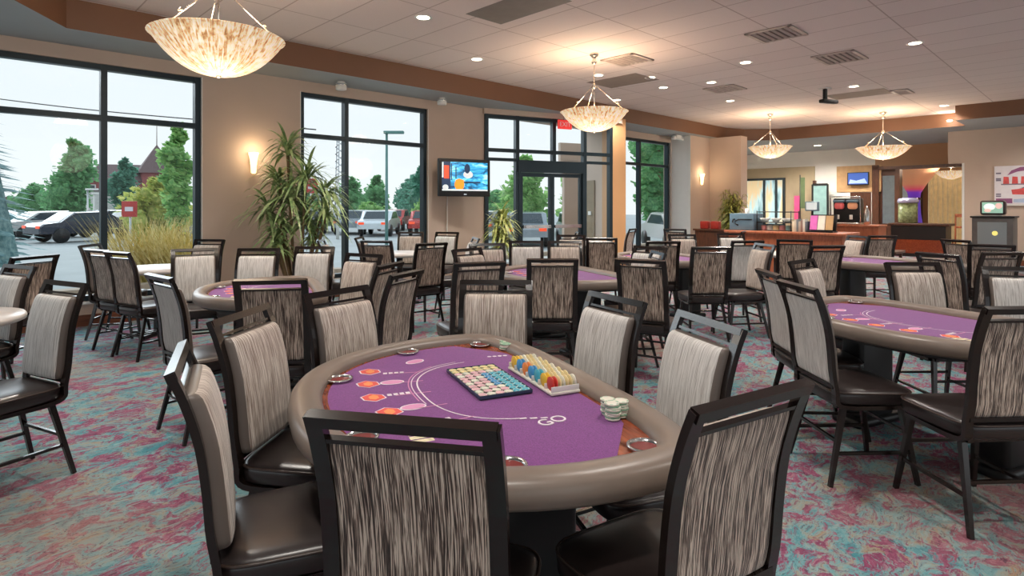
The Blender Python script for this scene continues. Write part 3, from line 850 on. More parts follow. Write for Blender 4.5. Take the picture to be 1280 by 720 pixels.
# ================================================================ poker tables
# local: +y towards the players' curve, dealer side at -y, origin on the floor
def outline(ins=0, n=72):
    """D-shaped outline: half superellipse on the player side, rounded straight dealer side"""
    out = []
    for i in range(n):
        a = 2*PI*i/n; c, s = math.cos(a), math.sin(a)
        if s >= 0: x = .90*math.copysign(abs(c)**.86, c); y = -.25 + .86*abs(s)**.95
        else: x = .90*math.copysign(abs(c)**.55, c); y = -.25 - .345*abs(s)**.55
        out.append(Vector((x, y)))
    if ins:
        res = []
        for i in range(n):
            t = out[(i+1) % n] - out[i-1]; t.normalize(); nrm = Vector((-t.y, t.x)); res.append(out[i] + nrm*ins)
        out = res
    return out
TOPZ = .76
def make_table():
    r = empty('poker_table')
    # padded rail: oval section swept round the outline
    rl = MB(); mid = outline(.062)
    sec = []
    for i in range(14):
        a = 2*PI*i/14; c, s = math.cos(a), math.sin(a)
        sec.append((.062*math.copysign(abs(c)**.7, c), .048*math.copysign(abs(s)**.75, s)))
    rl.sweep([(p.x,p.y,TOPZ-.012) for p in mid], sec, closed=True, smooth=True)
    rl.build('padded_rail', 'rail', r)
    # wooden racetrack between rail and felt
    tr = MB(); a_, b_ = outline(.10), outline(.30); n = len(a_)
    for i in range(n):
        j = (i+1) % n
        tr.add([(a_[i].x,a_[i].y,TOPZ-.001),(a_[j].x,a_[j].y,TOPZ-.001),(b_[j].x,b_[j].y,TOPZ-.001),(b_[i].x,b_[i].y,TOPZ-.001)], [(0,1,2,3)])
    tr.build('wooden_racetrack', 'wood_red', r)
    MB().prism([tuple(p) for p in outline(.06)], TOPZ-.075, TOPZ-.045).build('underboard', 'black', r)
    # felt with its printed layout
    fe = MB(); fe.prism([tuple(p) for p in FELT], TOPZ-.03, TOPZ)
    zp = TOPZ+.0012
    def arc(rx, ry, w, a0, a1, mi, k=40):
        P = []
        for i in range(k+1):
            a = R(a0+(a1-a0)*i/k); c, s = math.cos(a), math.sin(a)
            P.append(Vector((.035+rx*math.copysign(abs(c)**.8,c), -.27+ry*abs(s)**.8)))
        for i in range(k):
            t = (P[i+1]-P[i]).normalized(); nn = Vector((-t.y,t.x))*w/2
            q = [P[i]+nn,P[i+1]+nn,P[i+1]-nn,P[i]-nn]; fe.poly([(v.x,v.y,zp) for v in q], mi)
    arc(.395,.385,.006,8,166,1); arc(.417,.408,.004,12,100,1); arc(.43,.42,.004,30,95,4)
    def spotmark(x, y, rot, kind):
        c, s = math.cos(rot), math.sin(rot)
        T = lambda px,py: (x+px*c-py*s, y+px*s+py*c, zp)
        def shape(pts, mi, dz=0): fe.poly([tuple(Vector(T(*p))+Vector((0,0,dz))) for p in pts], mi)
        if kind == 'd':
            shape([(-.052,0),(-.022,.042),(.022,.05),(.052,.008),(.022,-.038),(-.022,-.046)], 1)
            shape([(-.047,0),(-.02,.037),(.02,.044),(.047,.007),(.02,-.033),(-.02,-.041)], 2, .0006)
            shape([(-.03,0),(-.015,.018),(.012,.02),(.03,0),(.014,-.016),(-.015,-.018)], 3, .0012)
        elif kind == 'o':
            fe.disc((x,y,zp), .05, 18, 1, .032, rot); fe.disc((x,y,zp+.0006), .044, 18, 4, .026, rot)
        elif kind == 't':
            for q in range(4): shape([(-.045+q*.024,-.012),(-.028+q*.024,-.012),(-.028+q*.024,.012),(-.045+q*.024,.012)], 1)
        elif kind == 'l':
            shape([(-.003,-.07),(.003,-.07),(.003,.07),(-.003,.07)], 4)
    for ux, uy in ((.445,.244),(.265,.285),(.084,.297),(-.097,.275),(-.29,.215)): spotmark(ux, uy, -.35*ux, 'd')
    spotmark(.53, .02, -1.1, 'o')
    for k, (ux, uy) in enumerate(((.385,.155),(.25,.19),(.09,.20),(-.08,.185),(-.25,.14))): spotmark(ux, uy, PI/2-.5*ux, 't' if k % 2 == 0 else 'o'); spotmark(ux-.02, uy-.055, -.5*ux, 'l')
    # printed cards square near one corner
    for q in range(4): fe.poly([(-.41+q*.032,.20,zp),(-.385+q*.032,.20,zp),(-.385+q*.032,.27,zp),(-.41+q*.032,.27,zp)], 5)
    fe.build('felt', ['felt','white_print','red_print','orange_print','pink_print','cream_print'], r)
    # cup holders let into the racetrack
    for i in (4, 13, 22, 31, 42, 64):
        p = outline(.158)[i]
        c_ = MB(); c_.lathe([(.052,.004),(.056,.012),(.047,.014),(.044,.003)], c=(p.x,p.y,TOPZ), seg=22); o = c_.build('cup_holder', 'steel', r)
        d_ = MB(); d_.disc((p.x,p.y,TOPZ+.004), .045); d_.build('cup_base', M['cup_red'], o)
    for s in (-1,1):
        pd = MB(); pd.rbox((s*.42,-.1,.36),(.16,.34,.64), .03); pd.build('pedestal', 'black', r)
        ft = MB(); ft.rbox((s*.42,-.1,.03),(.22,.46,.06), .025); ft.build('foot', 'black', r)
    return r
M['cup_red'] = mat('dark red cup liner', sr(120,36,34), .4)
FELT = []
for p_ in outline(.142):   # the dealer corners of the cloth are cut off straight
    k_ = abs(p_.x)*.8 - p_.y
    FELT.append(p_ * min(1, .85/k_) if p_.y < -.2 and k_ > .85 else p_)
poker = make_table()
TROT = R(114)
used_t = []
TABLES = [
 (-.226, 2.308, 'big purple poker table in front, with chip tray and chip rack'),
 (2.56, 3.68, 'purple poker table at the side with brown rail, beside two silver-backed chairs'),
 (-2.18, 5.12, 'purple poker table before the tall dracaena, pale curved rail'),
 (.46, 6.28, 'purple poker table in mid room behind the black-framed chair, before the entry door'),
 (2.10, 8.25, 'brown-railed poker table half hidden behind a chair near the ochre pier'),
 (4.75, 7.65, 'brown-railed poker table before the service counter and the lobby opening'),
]
for x, y, lb in TABLES:
    place(poker, used_t, (x, y, 0), TROT, lb, 'poker table', 'D-shaped poker tables', (.87,.87,1) if x == -2.18 else None)
# GO lettering printed on the front table's felt
T1 = (-.226, 2.308)
def t1(lx, ly, z=TOPZ): return (T1[0] + lx*math.cos(TROT) - ly*math.sin(TROT), T1[1] + lx*math.sin(TROT) + ly*math.cos(TROT), z)
felt_o = [c for c in poker.children if c.name.startswith('felt')][0]
go = text_mesh('GO', .075, 'white_print', felt_o, 'lettering', (-.415,-.215,TOPZ+.002), (0,0,R(-78)))
dots = MB()
for k in range(4): dots.disc((.47-k*.004, -.335-k*.026, TOPZ+.002), .011, 10, 0)
for k in range(3): dots.poly([(-.345-.012*k,-.12-k*.035,TOPZ+.002),(-.355-.012*k,-.12-k*.035,TOPZ+.002),(-.36-.012*k,-.145-k*.035,TOPZ+.002),(-.35-.012*k,-.145-k*.035,TOPZ+.002)], 0)
dots.build('printed_dots', 'white_print', felt_o)

# ---- round side tables with pale tops
rt = empty('round_table')
MB().lathe([(0,.735),(.43,.735),(.455,.745),(.46,.765),(.45,.782),(0,.785)], seg=40).build('tabletop', M.setdefault('pale_top', mat('pale laminate', sr(206,200,196), .3)), rt)
MB().lathe([(0,.735),(.05,.735),(.05,.06),(.06,.04),(0,.04)], seg=16).build('column', 'black', rt)
b_ = MB()
for k in range(4): b_.bar((0,0,.03),(.30*math.cos(k*PI/2),.30*math.sin(k*PI/2),.025), .06, .04)
b_.build('foot', 'black', rt)
used_r = []
for x, y, lb in ((-4.12,6.85,'pale round table by the first window'),(-1.72,9.0,'pale round table by the second window below the television'),(-3.66,3.72,'grey round table cut by the frame edge, beside a silver-backed chair'),
                 (4.06,9.0,'pale low table before the service counter, dark underneath'),(1.55,11.6,'pale round table by the last window')):
    place(rt, used_r, (x,y,0), 0, lb, 'table', 'round side tables')

# ================================================================ chips and tray on the front table
chip_cols = {'white': sr(232,228,214), 'green': sr(150,190,160), 'yellow': sr(240,196,60), 'blue': sr(60,150,205), 'pink': sr(226,176,186), 'red': sr(206,60,52), 'cream': sr(236,214,160), 'teal': sr(70,178,200), 'orange': sr(238,140,60)}
for k, c in chip_cols.items(): M['chip_'+k] = mat('chip '+k, c, .4, var=.04)
def chip_mesh(k, r=.0195, h=.0036):
    b = MB(); b.lathe([(0,0),(r*.97,0),(r,.0005),(r,h-.0005),(r*.97,h),(r*.72,h),(r*.70,h+.0003),(0,h+.0003)], seg=20)
    ins = 'chip_white' if k not in ('white','cream') else 'chip_green'
    for i in range(6):
        a = i*PI/3; c, s = math.cos(a), math.sin(a); t = (-s*.004, c*.004)
        b.add([(c*r*.76+t[0],s*r*.76+t[1],h+.0006),(c*r*.97+t[0],s*r*.97+t[1],h+.0006),(c*r*.97-t[0],s*r*.97-t[1],h+.0006),(c*r*.76-t[0],s*r*.76-t[1],h+.0006)], [(0,1,2,3)], 1)
    return b.mesh('chip', ['chip_'+k, ins])
CHIPM = {k: chip_mesh(k) for k in chip_cols}
def chip(k, loc, rot, label, group, sc=1):
    o = bpy.data.objects.new('poker_chip', CHIPM[k]); COL.objects.link(o)
    o.location = loc; o.rotation_euler = rot; o.scale = (sc, sc, sc)
    return tag(o, label, 'chip', group)
tray = empty('chip_tray', t1(.086,-.172,TOPZ+.001), TROT, 'flat black tray filled with rows of coloured chips on purple felt', 'tray')
b_ = MB(); b_.rbox((0,0,.006),(.41,.222,.012), .004); b_.build('tray_base', 'black', tray)
b_ = MB()
for sx in (-1,1): b_.rbox((sx*.204,0,.010),(.004,.222,.014), .0015)
for sy in (-1,1): b_.rbox((0,sy*.110,.010),(.41,.004,.014), .0015)
b_.build('tray_rim', mat('tray rim blue black', sr(60,78,96), .2, .3), tray)
for i in range(11):
    for j in range(6):
        lx, ly = .182 - i*.0364, .09 - j*.036
        k = 'cream' if i < 2 else ('teal' if j > 3 and i > 2 else ('blue' if j == 3 and 2 < i < 8 else ('pink' if (i+j) % 3 else 'white')))
        if i > 7 and j < 4: k = 'white' if (i+j) % 2 else 'pink'
        x, y, z = t1(.086+lx, -.172+ly, TOPZ+.0135)
        chip(k, (x,y,z), (0,0,random.random()*6), f'{k} chip lying flat in the black tray on purple felt', f'{k} chips in the flat tray', .92)
# rack of standing chip rolls at the dealer's edge
rack = empty('chip_rack', t1(.02,-.394,TOPZ+.003), TROT, 'long white chip rack at the dealer edge of the front table', 'chip rack')
b_ = MB(); b_.rbox((0,0,.006),(.42,.13,.012), .004); b_.build('rack_base', 'chip_white', rack)
for k in range(8): MB().rbox((-.203+k*.058,0,.02),(.004,.124,.026), .0015).build('rack_divider', 'plastic_white', rack)
order = ['yellow','blue','orange','blue','teal','yellow','red']
for i, k in enumerate(order):
    for j in range(7):
        lx = .02 + .174 - i*.058; ly = -.342 - j*.0165
        kk = k if j < 2 else ('cream' if (i+j) % 3 else 'white')
        x, y, z = t1(lx, ly, TOPZ+.041)
        chip(kk, (x,y,z), (R(90), 0, TROT), f'{kk} chip standing on edge in the long white chip rack', f'{kk} chips in the long rack', 1.4)
for (lx, ly), n_, lb in (((.575,-.47),5,'the low chip pile at the far corner of the front table'),((-.47,-.455),9,'the taller chip pile at the near corner of the front table')):
    for i in range(n_):
        k = 'green' if i % 3 == 1 else 'white'
        for dx, dy in (((0,0),(.055,-.02)) if n_ < 6 else ((0,0),(.03,.03),(-.012,.042))):
            x, y, z = t1(lx+dx+random.uniform(-.003,.003), ly+dy+random.uniform(-.003,.003), TOPZ+.003+i*.0062)
            chip(k, (x,y,z), (0,0,random.random()*6), f'{k} chip in {lb}', f'{k} chips in {lb}', 1.35 if n_ > 6 else 1.6)

# ================================================================ potted plants
def leaf_mat(name, a, c, rough=.45):
    m, nt, b = new_mat(name)
    tc = nt.nodes.new('ShaderNodeTexCoord')
    f = noise(nt, tc.outputs['Object'], 9, 3)
    rp = ramp_node(nt, [(.32, a), (.68, c)]); nt.links.new(f, rp.inputs['Fac']); nt.links.new(rp.outputs['Color'], b.inputs['Base Color'])
    b.inputs['Roughness'].default_value = rough
    return m
M['leaf_drac'] = leaf_mat('dracaena leaf', sr(92,128,72), sr(182,196,136))
M['leaf_drac2'] = leaf_mat('yellow dracaena leaf', sr(150,166,84), sr(214,214,140))
M['leaf_bamboo'] = leaf_mat('bamboo leaf', sr(112,124,50), sr(190,182,88))
M['stalk'] = mat('plant stalk', sr(120,98,66), .7)
M['pot'] = mat('terracotta brown pot', sr(112,70,48), .5)
def strap(mb, base, yaw, length, width, rise, droop, mi=0, n=7):
    """one strap leaf arching out of a head"""
    c, s = math.cos(yaw), math.sin(yaw); L_, R_ = [], []
    for i in range(n+1):
        t = i/n; r = length*(t*.95 - .12*t*t*droop*.5)*(.35+.65*(1-rise*.4)); z = length*(rise*t - droop*t*t)
        w_ = width*(.55+1.2*t*(1-t)*2)*(1-t**3)*.5 + .001
        p = Vector((base[0]+c*r, base[1]+s*r, base[2]+z)); q = Vector((-s*w_, c*w_, 0))
        L_.append(p+q); R_.append(p-q)
    for i in range(n): mb.add([L_[i],L_[i+1],R_[i+1],R_[i]], [(0,1,2,3)], mi, True)
def dracaena(name, loc, label, heads, m, pot_r=.24, pot_h=.42, cat='plant'):
    r = empty(name, loc, 0, label, cat)
    MB().lathe([(0,0),(pot_r*.78,0),(pot_r,pot_h),(pot_r*1.06,pot_h),(pot_r*1.06,pot_h-.05),(pot_r*.92,pot_h-.05),(0,pot_h-.05)], seg=28).build('pot', 'pot', r)
    for hx, hy, hz, nl, ll in heads:
        MB().tube(cm([(hx*.25,hy*.25,pot_h-.08),(hx*.6,hy*.6,hz*.55),(hx,hy,hz)],6), .02, 6).build('stalk', 'stalk', r)
        f = MB()
        for k in range(nl):
            a = random.random()*2*PI; el = random.random()
            strap(f, (hx,hy,hz+random.uniform(-.12,.08)), a, ll*random.uniform(.7,1.1), .04, 1.25*el-.1, .25+.55*random.uniform(.4,1.1))
        f.build('foliage', m, r)
    return r
hd = [(-.3,-.05,1.0,46,.46), (-.2,-.15,.95,46,.38), (-.14,.0,2.3,60,.56), (.16,-.10,1.9,64,.62), (-.3,.1,1.85,64,.6), (.36,.1,1.68,64,.62), (-.05,-.15,1.6,70,.66), (-.42,.0,1.45,64,.6), (.42,.0,1.4,60,.56), (.05,.12,1.3,56,.6), (-.2,-.1,1.25,50,.42), (.2,.1,1.05,40,.36)]
dracaena('dracaena', (*RM(3.60,8.10),0), 'tall bushy green dracaena standing between the first two windows', hd, 'leaf_drac')
hd = [(0,0,1.32,50,.42), (.06,.04,1.15,60,.46), (-.08,-.03,1.05,60,.46), (.04,-.06,.85,50,.42), (-.04,.05,.7,40,.38)]
dracaena('yucca', (*RM(7.6,8.15),0), 'yellow-green dracaena in a pot beside the entry, below the television', hd, 'leaf_drac2', .2, .38)
bam = empty('potted_bamboo', (*RM(14.87,7.1),0), 0, 'feathery olive bamboo beside the pier at the service counter', 'plant')
MB().lathe([(0,0),(.2,0),(.25,.45),(.27,.45),(.27,.4),(.22,.4),(0,.4)], seg=24).build('pot', 'pot', bam)
f = MB(); st_ = MB()
for k in range(22):
    a = random.random()*2*PI; rr = random.uniform(.05,.42); top = Vector((rr*math.cos(a), rr*math.sin(a), random.uniform(1.2,2.05)))
    st_.tube(cm([(top.x*.2,top.y*.2,.38),(top.x*.55,top.y*.55,top.z*.6),tuple(top)],5), .008, 5)
    for q in range(60):
        t = random.uniform(.35,1); p = Vector((top.x*(.2+.8*t), top.y*(.2+.8*t), .4+(top.z-.4)*t))
        strap(f, p, random.random()*2*PI, random.uniform(.2,.36), .034, random.uniform(-.1,.6), random.uniform(.3,.8), 0, 3)
st_.build('stem', 'stalk', bam); f.build('foliage', 'leaf_bamboo', bam)

# ================================================================ television by the entry
tv = empty('television', (*RM(7.02, 8.55), 2.02), YAW - R(14), 'wide black television tilted out from the wall, showing a blue picture', 'television')
MB().rbox((0,0,0),(1.06,.08,.70), .015).build('housing', 'black', tv)
def screen_mat():
    m, nt, b = new_mat('blue broadcast picture')
    tc = nt.nodes.new('ShaderNodeTexCoord')
    f = noise(nt, map_node(nt, tc.outputs['Object'], (2.2,1,7)), 1.6, 3, .6, .8)
    rp = ramp_node(nt, [(.36, sr(24,74,120)), (.46, sr(40,150,205)), (.58, sr(84,196,232)), (.7, sr(190,230,240))])
    nt.links.new(f, rp.inputs['Fac']); nt.links.new(rp.outputs['Color'], b.inputs['Base Color']); nt.links.new(rp.outputs['Color'], b.inputs['Emission Color'])
    b.inputs['Emission Strength'].default_value = .75; b.inputs['Roughness'].default_value = .2
    return m
M['screen'] = screen_mat()
def glow(name, c, s=.7): M[name] = mat(name, c, .3, var=0, emit=c, estr=s)
glow('px_orange', sr(250,150,30)); glow('px_red', sr(232,80,44)); glow('px_navy', sr(22,50,86), .5); glow('px_white', sr(222,232,234), .45); glow('px_dark', sr(18,24,30), .2)
s_ = MB(); yq = -.0415
def q(x0,x1,z0,z1,mi,dy=0): s_.add([(x0,yq-dy,z0),(x1,yq-dy,z0),(x1,yq-dy,z1),(x0,yq-dy,z1)], [(0,1,2,3)], mi)
q(-.47,.47,-.24,.29,0)
def blob(cx,cz,rx,rz,mi,dy,n=16): s_.add([(cx+rx*math.cos(2*PI*i/n),yq-dy,cz+rz*math.sin(2*PI*i/n)) for i in range(n)], [tuple(range(n))], mi)
q(-.47,-.30,-.24,.29,3,.0006); q(-.43,-.33,-.02,.22,2,.0012); q(-.47,-.44,.0,.28,4,.0012); q(-.29,-.27,-.05,.26,3,.001); q(-.2,-.18,-.02,.2,3,.001)
blob(-.12,-.13,.10,.11,1,.0014); q(-.2,-.03,-.12,-.04,1,.0016); blob(-.40,-.18,.06,.05,4,.0015)
blob(.06,.06,.10,.07,4,.0012); blob(.04,.17,.06,.09,3,.0013); q(-.05,.32,-.10,-.07,3,.0011); q(-.47,.47,-.245,-.215,4,.0018)
s_.build('screen', ['screen','px_orange','px_red','px_navy','px_white'], tv)
MB().tube([(0,.04,0),(.05,.2,-.02),(.02,.36,0)], .03, 8).build('wall_arm', 'black', tv)
MB().box((0,-.041,-.31),(.06,.004,.02)).build('brand_plate', 'steel', tv)
MB().tube([(-.2,.33,-.3),(-.2,.345,-1.0),(-.2,.345,-1.5)], .012, 6).build('cable', 'plastic_white', tv)

# ================================================================ service counter at the far corner
ctr_u, ctr_v = 10.53, 5.12   # room coordinates of its window-side front corner
def cu(du, dv, z): x, y = RM(ctr_u+du, ctr_v-dv); return (x, y, z)
ct = empty('service_counter', cu(0,0,0), YAW, 'long cherry service counter with things on top at the far corner', 'counter')
b_ = MB(); b_.bbox(.04,.72,-1.96,-.02,0,1.0); b_.build('body', 'wood_orange', ct)
b_ = MB(); b_.rbox((.37,-.99,1.02),(.8,2.06,.045), .01); b_.build('countertop', 'wood_orange', ct)
for k in range(3): MB().bbox(.025,.045,-.06-.64*k-.6,-.06-.64*k,.1,.92).build('front_panel', 'wood_orange', ct)
TZ = 1.045
M['slate_blue'] = mat('slate blue casing', sr(98,124,140), .4)
bx = empty('receipt_box', cu(.3,.24,TZ), YAW, 'slate blue box with a black S-shaped mark at the counter end', 'box')
b_ = MB(); b_.rbox((0,0,.155),(.4,.46,.31), .012); b_.build('casing', 'slate_blue', bx)
b_ = MB(); b_.tube([(-.203,-.2,.2),(-.203,.05,.2),(-.203,.12,.17),(-.203,.12,.12),(-.203,.06,.09)], .012, 6); b_.tube([(-.203,.12,.20),(-.203,.16,.2),(-.203,.17,.14)], .01, 6); b_.build('black_mark', 'black', bx)
cup = MB(); cup.lathe([(0,0),(.03,0),(.04,.09),(.043,.09),(.036,.005)], seg=16); o = cup.build('cup', 'plastic_white', loc=cu(.3,.26,TZ+.312)); tag(o, 'white cup on top of the slate blue box', 'cup')
# wire rack of bowls
wr = empty('wire_rack', cu(.35,.80,TZ), YAW, 'black wire rack holding cups and bowls on the cherry counter', 'rack')
b_ = MB()
for z in (0.01,.15,.34):
    b_.tube([(-.18,-.3,z),(.18,-.3,z),(.18,.3,z),(-.18,.3,z)], .008, 6, closed=True)
for sx in (-1,1):
    for sy in (-1,1): b_.tube([(sx*.18,sy*.3,0),(sx*.18,sy*.3,.36)], .009, 6)
b_.build('frame', 'black', wr)
b_ = MB(); b_.bbox(-.18,.18,-.3,.3,.145,.155); b_.build('shelf', 'black', wr)
bowl_m = MB(); bowl_m.lathe([(0,0),(.04,0),(.09,.07),(.095,.07),(.05,.008)], seg=18)
bme = bowl_m.mesh('bowl', 'plastic_white')
M['mint'] = mat('mint plastic', sr(150,190,190), .4); M['rose'] = mat('rose plastic', sr(220,150,150), .4)
for k in range(3):
    o = bpy.data.objects.new('serving_bowl', bme); COL.objects.link(o); o.location = cu(.33,.58+k*.2,TZ+.157); o.rotation_euler=(0,0,k)
    tag(o, ('serving bowl on the rack shelf beside the slate blue box','serving bowl in the middle of the black rack shelf','serving bowl on the rack shelf beside the books')[k], 'bowl', 'bowls on the wire rack')
jar = MB(); jar.lathe([(0,0),(.045,0),(.05,.01),(.05,.09),(.035,.1),(0,.1)], seg=16)
for k, mm in enumerate(('rose','plastic_white','chip_cream','rose','mint')):
    o = bpy.data.objects.new('canister', jar.mesh('canister', mm)); COL.objects.link(o); o.location = cu(.28,.58+k*.11,TZ+.0)
    tag(o, ('rose canister under the rack, at the slate box end','white canister under the black rack','cream canister in the middle under the rack','rose canister under the rack, second from the books','mint canister under the rack beside the books')[k], 'canister', 'canisters under the wire rack')
# books and magazine stand
cols = [sr(226,216,190), sr(206,196,176), sr(120,128,132), sr(190,176,160), sr(150,120,110), sr(228,222,208), sr(96,104,112)]
for k, c_ in enumerate(cols):
    b_ = MB(); b_.rbox((0,0,.09+.01*(k%3)),(.16,.035,.18+.02*(k%3)), .003)
    o = b_.build('book', mat('book cover', c_, .6), loc=cu(.25,1.135+k*.036,TZ), rz=YAW)
    tag(o, f'{["cream","beige","grey","taupe","brown","white","slate"][k]} book upright on the cherry counter beside the magazine stand', 'book', 'books on the service counter')
ms = empty('magazine_stand', cu(.25,1.58,TZ), YAW, 'dark leaning magazine stand at the counter end by the slush machine', 'stand')
b_ = MB(); b_.box((.1,0,.15),(.03,.40,.3), rot=Matrix.Rotation(R(14),3,'Y')); b_.box((0,0,.012),(.26,.42,.02)); b_.build('frame', 'black', ms)
for k, c_ in enumerate((sr(226,110,190), sr(240,226,210), sr(200,160,110))):
    b_ = MB(); b_.box((0,0,.14),(.012,.115,.25), rot=Matrix.Rotation(R(16),3,'Y')); 
    o = b_.build('magazine', mat('magazine cover', c_, .4), loc=cu(.23,1.455+k*.125,TZ+.022), rz=YAW)
    tag(o, ('bright pink magazine in the dark stand on the counter','white magazine in the middle of the dark stand','tan magazine at the end of the dark stand')[k], 'magazine', 'magazines in the stand')
for k in range(3):
    b_ = MB(); b_.rbox((0,0,.012),(.22,.3,.022), .002); o = b_.build('paper_tray', M['plastic_white'] if k % 2 == 0 else M['slate_blue'], loc=cu(.3,2.25,.783+.026*k), rz=YAW+.05*k)
    tag(o, ('white paper pad at the bottom beside the magazine stand','blue paper pad between two white pads','white paper pad on top beside the magazine stand')[k], 'paper pad', 'paper pads')
sidetbl = empty('side_table', cu(.35,2.35,0), YAW, 'low dark side table joined to the end of the cherry counter', 'table')
MB().rbox((0,0,.76),(.6,.72,.04), .01).build('tabletop', 'wood_dark', sidetbl)
for sx in (-1,1):
    for sy in (-1,1): MB().bar((sx*.25,sy*.3,.74),(sx*.25,sy*.3,0), .04,.04).build('leg', 'wood_dark', sidetbl)
# low divider with red boxes
dv_ = empty('low_divider', (*RM(12.7, 6.0), 0), YAW, 'low dark divider ending at the cherry counter below the bamboo', 'divider')
MB().bbox(0,.12,-.55,.95,0,.92).build('panel', 'wood_dark', dv_); MB().bbox(-.04,.16,-.58,.98,.92,.96).build('cap', 'wood_dark', dv_)
for k in range(2):
    b_ = MB(); b_.rbox((0,0,.09),(.14,.2,.18), .02); o = b_.build('red_box', mat('red gloss', sr(150,40,30), .3), loc=(*RM(12.76,6.72-k*.26), .96), rz=YAW)
    tag(o, ('red box on the low divider nearer the pale return wall','red box on the low divider nearer the bamboo')[k], 'box', 'red boxes on the low divider')

# ---- slush machine, its counter, and things on the back wall
bk = empty('back_counter', (*RM(17.2, 5.15), 0), YAW, 'cherry back counter under the slush machine by the lobby opening', 'counter')
MB().bbox(0,.7,-.85,.6,0,.95).build('body', 'wood_orange', bk); MB().rbox((.34,-.12,.97),(.8,1.5,.05),.01).build('countertop', 'wood_orange', bk)
sm = empty('slush_machine', (*RM(17.5, 5.1), .995), YAW, 'twin-barrel slush machine with pink and orange tops on the back counter', 'drink machine')
MB().rbox((.05,0,.35),(.3,.66,.7),.03).build('housing', 'black', sm)
MB().rbox((-.05,0,.03),(.5,.7,.06),.02).build('drip_base', 'steel', sm)
for k, c_ in enumerate((sr(232,110,110), sr(240,170,130))):
    b_ = MB(); b_.rbox((-.15,.16-.32*k,.5),(.2,.22,.18),.06); tk = b_.build('barrel', mat('slush', c_, .3, emit=c_, estr=.15), sm)
    MB().rbox((-.28,.16-.32*k,.2),(.05,.07,.12),.01).build('tap', 'plastic_white', tk)
    MB().rbox((-.16,.16-.32*k,.62),(.22,.26,.07),.02).build('lid', 'slate_blue', tk)
MB().tube([(-.22,-.36,.05),(-.22,-.36,.74),(-.22,.36,.74),(-.22,.36,.05)], .02, 8).build('rail_frame', 'steel', sm)
br_ = MB(); br_.lathe([(0,0),(.07,0),(.075,.1),(.07,.35),(.02,.45),(.02,.5),(0,.5)], seg=14); o = br_.build('dispenser_bottle', 'steel', loc=(*RM(17.4,4.62),.995)); tag(o, 'steel dispenser bottle beside the slush machine', 'bottle')

pn = MB(); pn.bbox(-.03,0,-.68,.68,-.45,.45); o = pn.build('display_board', mat('ochre display board', sr(190,150,104), .6), loc=(*RM(22.6,6.25),2.42), rz=YAW); tag(o, 'square ochre board on the back wall behind the small blue screen', 'board')
t2 = empty('wall_screen', (*RM(22.45,6.22),2.42), YAW, 'small blue screen mounted on the ochre board above the slush machine', 'screen')
MB().rbox((0,0,0),(.06,.66,.44),.01).build('bezel', 'black', t2)
glow('px_blue', sr(54,82,150), .7); glow('px_sky', sr(150,170,210), .7)
b_ = MB(); b_.add([(-.032,-.3,-.19),(-.032,.3,-.19),(-.032,.3,.19),(-.032,-.3,.19)], [(0,1,2,3)], 0); b_.add([(-.034,-.28,-.16),(-.034,.28,-.16),(-.034,.24,-.02),(-.034,.05,-.07),(-.034,-.2,0)], [(0,1,2,3,4)], 1); b_.build('picture', ['px_blue','px_sky'], t2)
rc = MB(); rc.bbox(-.02,.0,-.33,.30,-.75,.75); o = rc.build('wall_cabinet', 'wood_dark', loc=(*RM(22.6,6.2),1.2), rz=YAW); tag(o, 'dark wooden panel on the back wall below the blue screen', 'cabinet')
mr = empty('standing_mirror', (*RM(22.2,7.35),0), YAW+.12, 'tall black-framed mirror leaning near the khaki panel', 'mirror')
b_ = MB()
for y in (-.24,.24): b_.bbox(-.03,.03,y-.03,y+.03,.55,2.25)
b_.bbox(-.03,.03,-.24,.24,2.2,2.28); b_.bbox(-.03,.03,-.24,.24,.5,.58); b_.bbox(-.02,.3,-.2,.2,0,.06); b_.bbox(.0,.05,-.03,.03,0,.6)
b_.build('frame', 'black', mr)
b_ = MB(); b_.add([(-.02,-.22,.57),(-.02,.22,.57),(-.02,.22,2.21),(-.02,-.22,2.21)], [(0,1,2,3)]); b_.build('mirror_glass', mat('pale mirror', sr(150,186,182), .15, .3, emit=sr(150,186,182), estr=.08), mr)  # faint glow put into the mirror glass
bn = empty('flag_banner', (*RM(22.0,7.95),0), YAW, 'narrow pink and green banner on a pole beside the black-framed mirror', 'banner')
MB().tube([(0,0,0),(0,0,2.6)], .02, 8).build('pole', 'black', bn); MB().lathe([(0,0),(.18,0),(.18,.03),(0,.03)], seg=16).build('base', 'black', bn)
b_ = MB(); b_.bbox(-.01,.01,.02,.2,1.0,1.85); b_.build('pink_cloth', mat('pink banner', sr(216,70,120), .6), bn)
b_ = MB(); b_.bbox(-.01,.01,-.16,-.01,1.4,2.5); b_.build('green_cloth', mat('olive banner', sr(80,96,60), .6), bn)
mo = empty('monitor', (*RM(19.6,6.72),0), YAW, 'small white-screened monitor on a slim stand before the mirror', 'monitor')
MB().rbox((0,0,1.48),(.12,.4,.3),.02).build('casing', 'slate_blue', mo)
b_ = MB(); b_.add([(-.063,-.16,1.37),(-.063,.16,1.37),(-.063,.16,1.6),(-.063,-.16,1.6)], [(0,1,2,3)]); b_.build('picture', 'px_white', mo)
MB().tube([(0,0,0.02),(0,0,1.35)], .03, 8).build('post', 'black', mo); MB().rbox((0,0,.02),(.4,.4,.04),.01).build('base', 'black', mo)

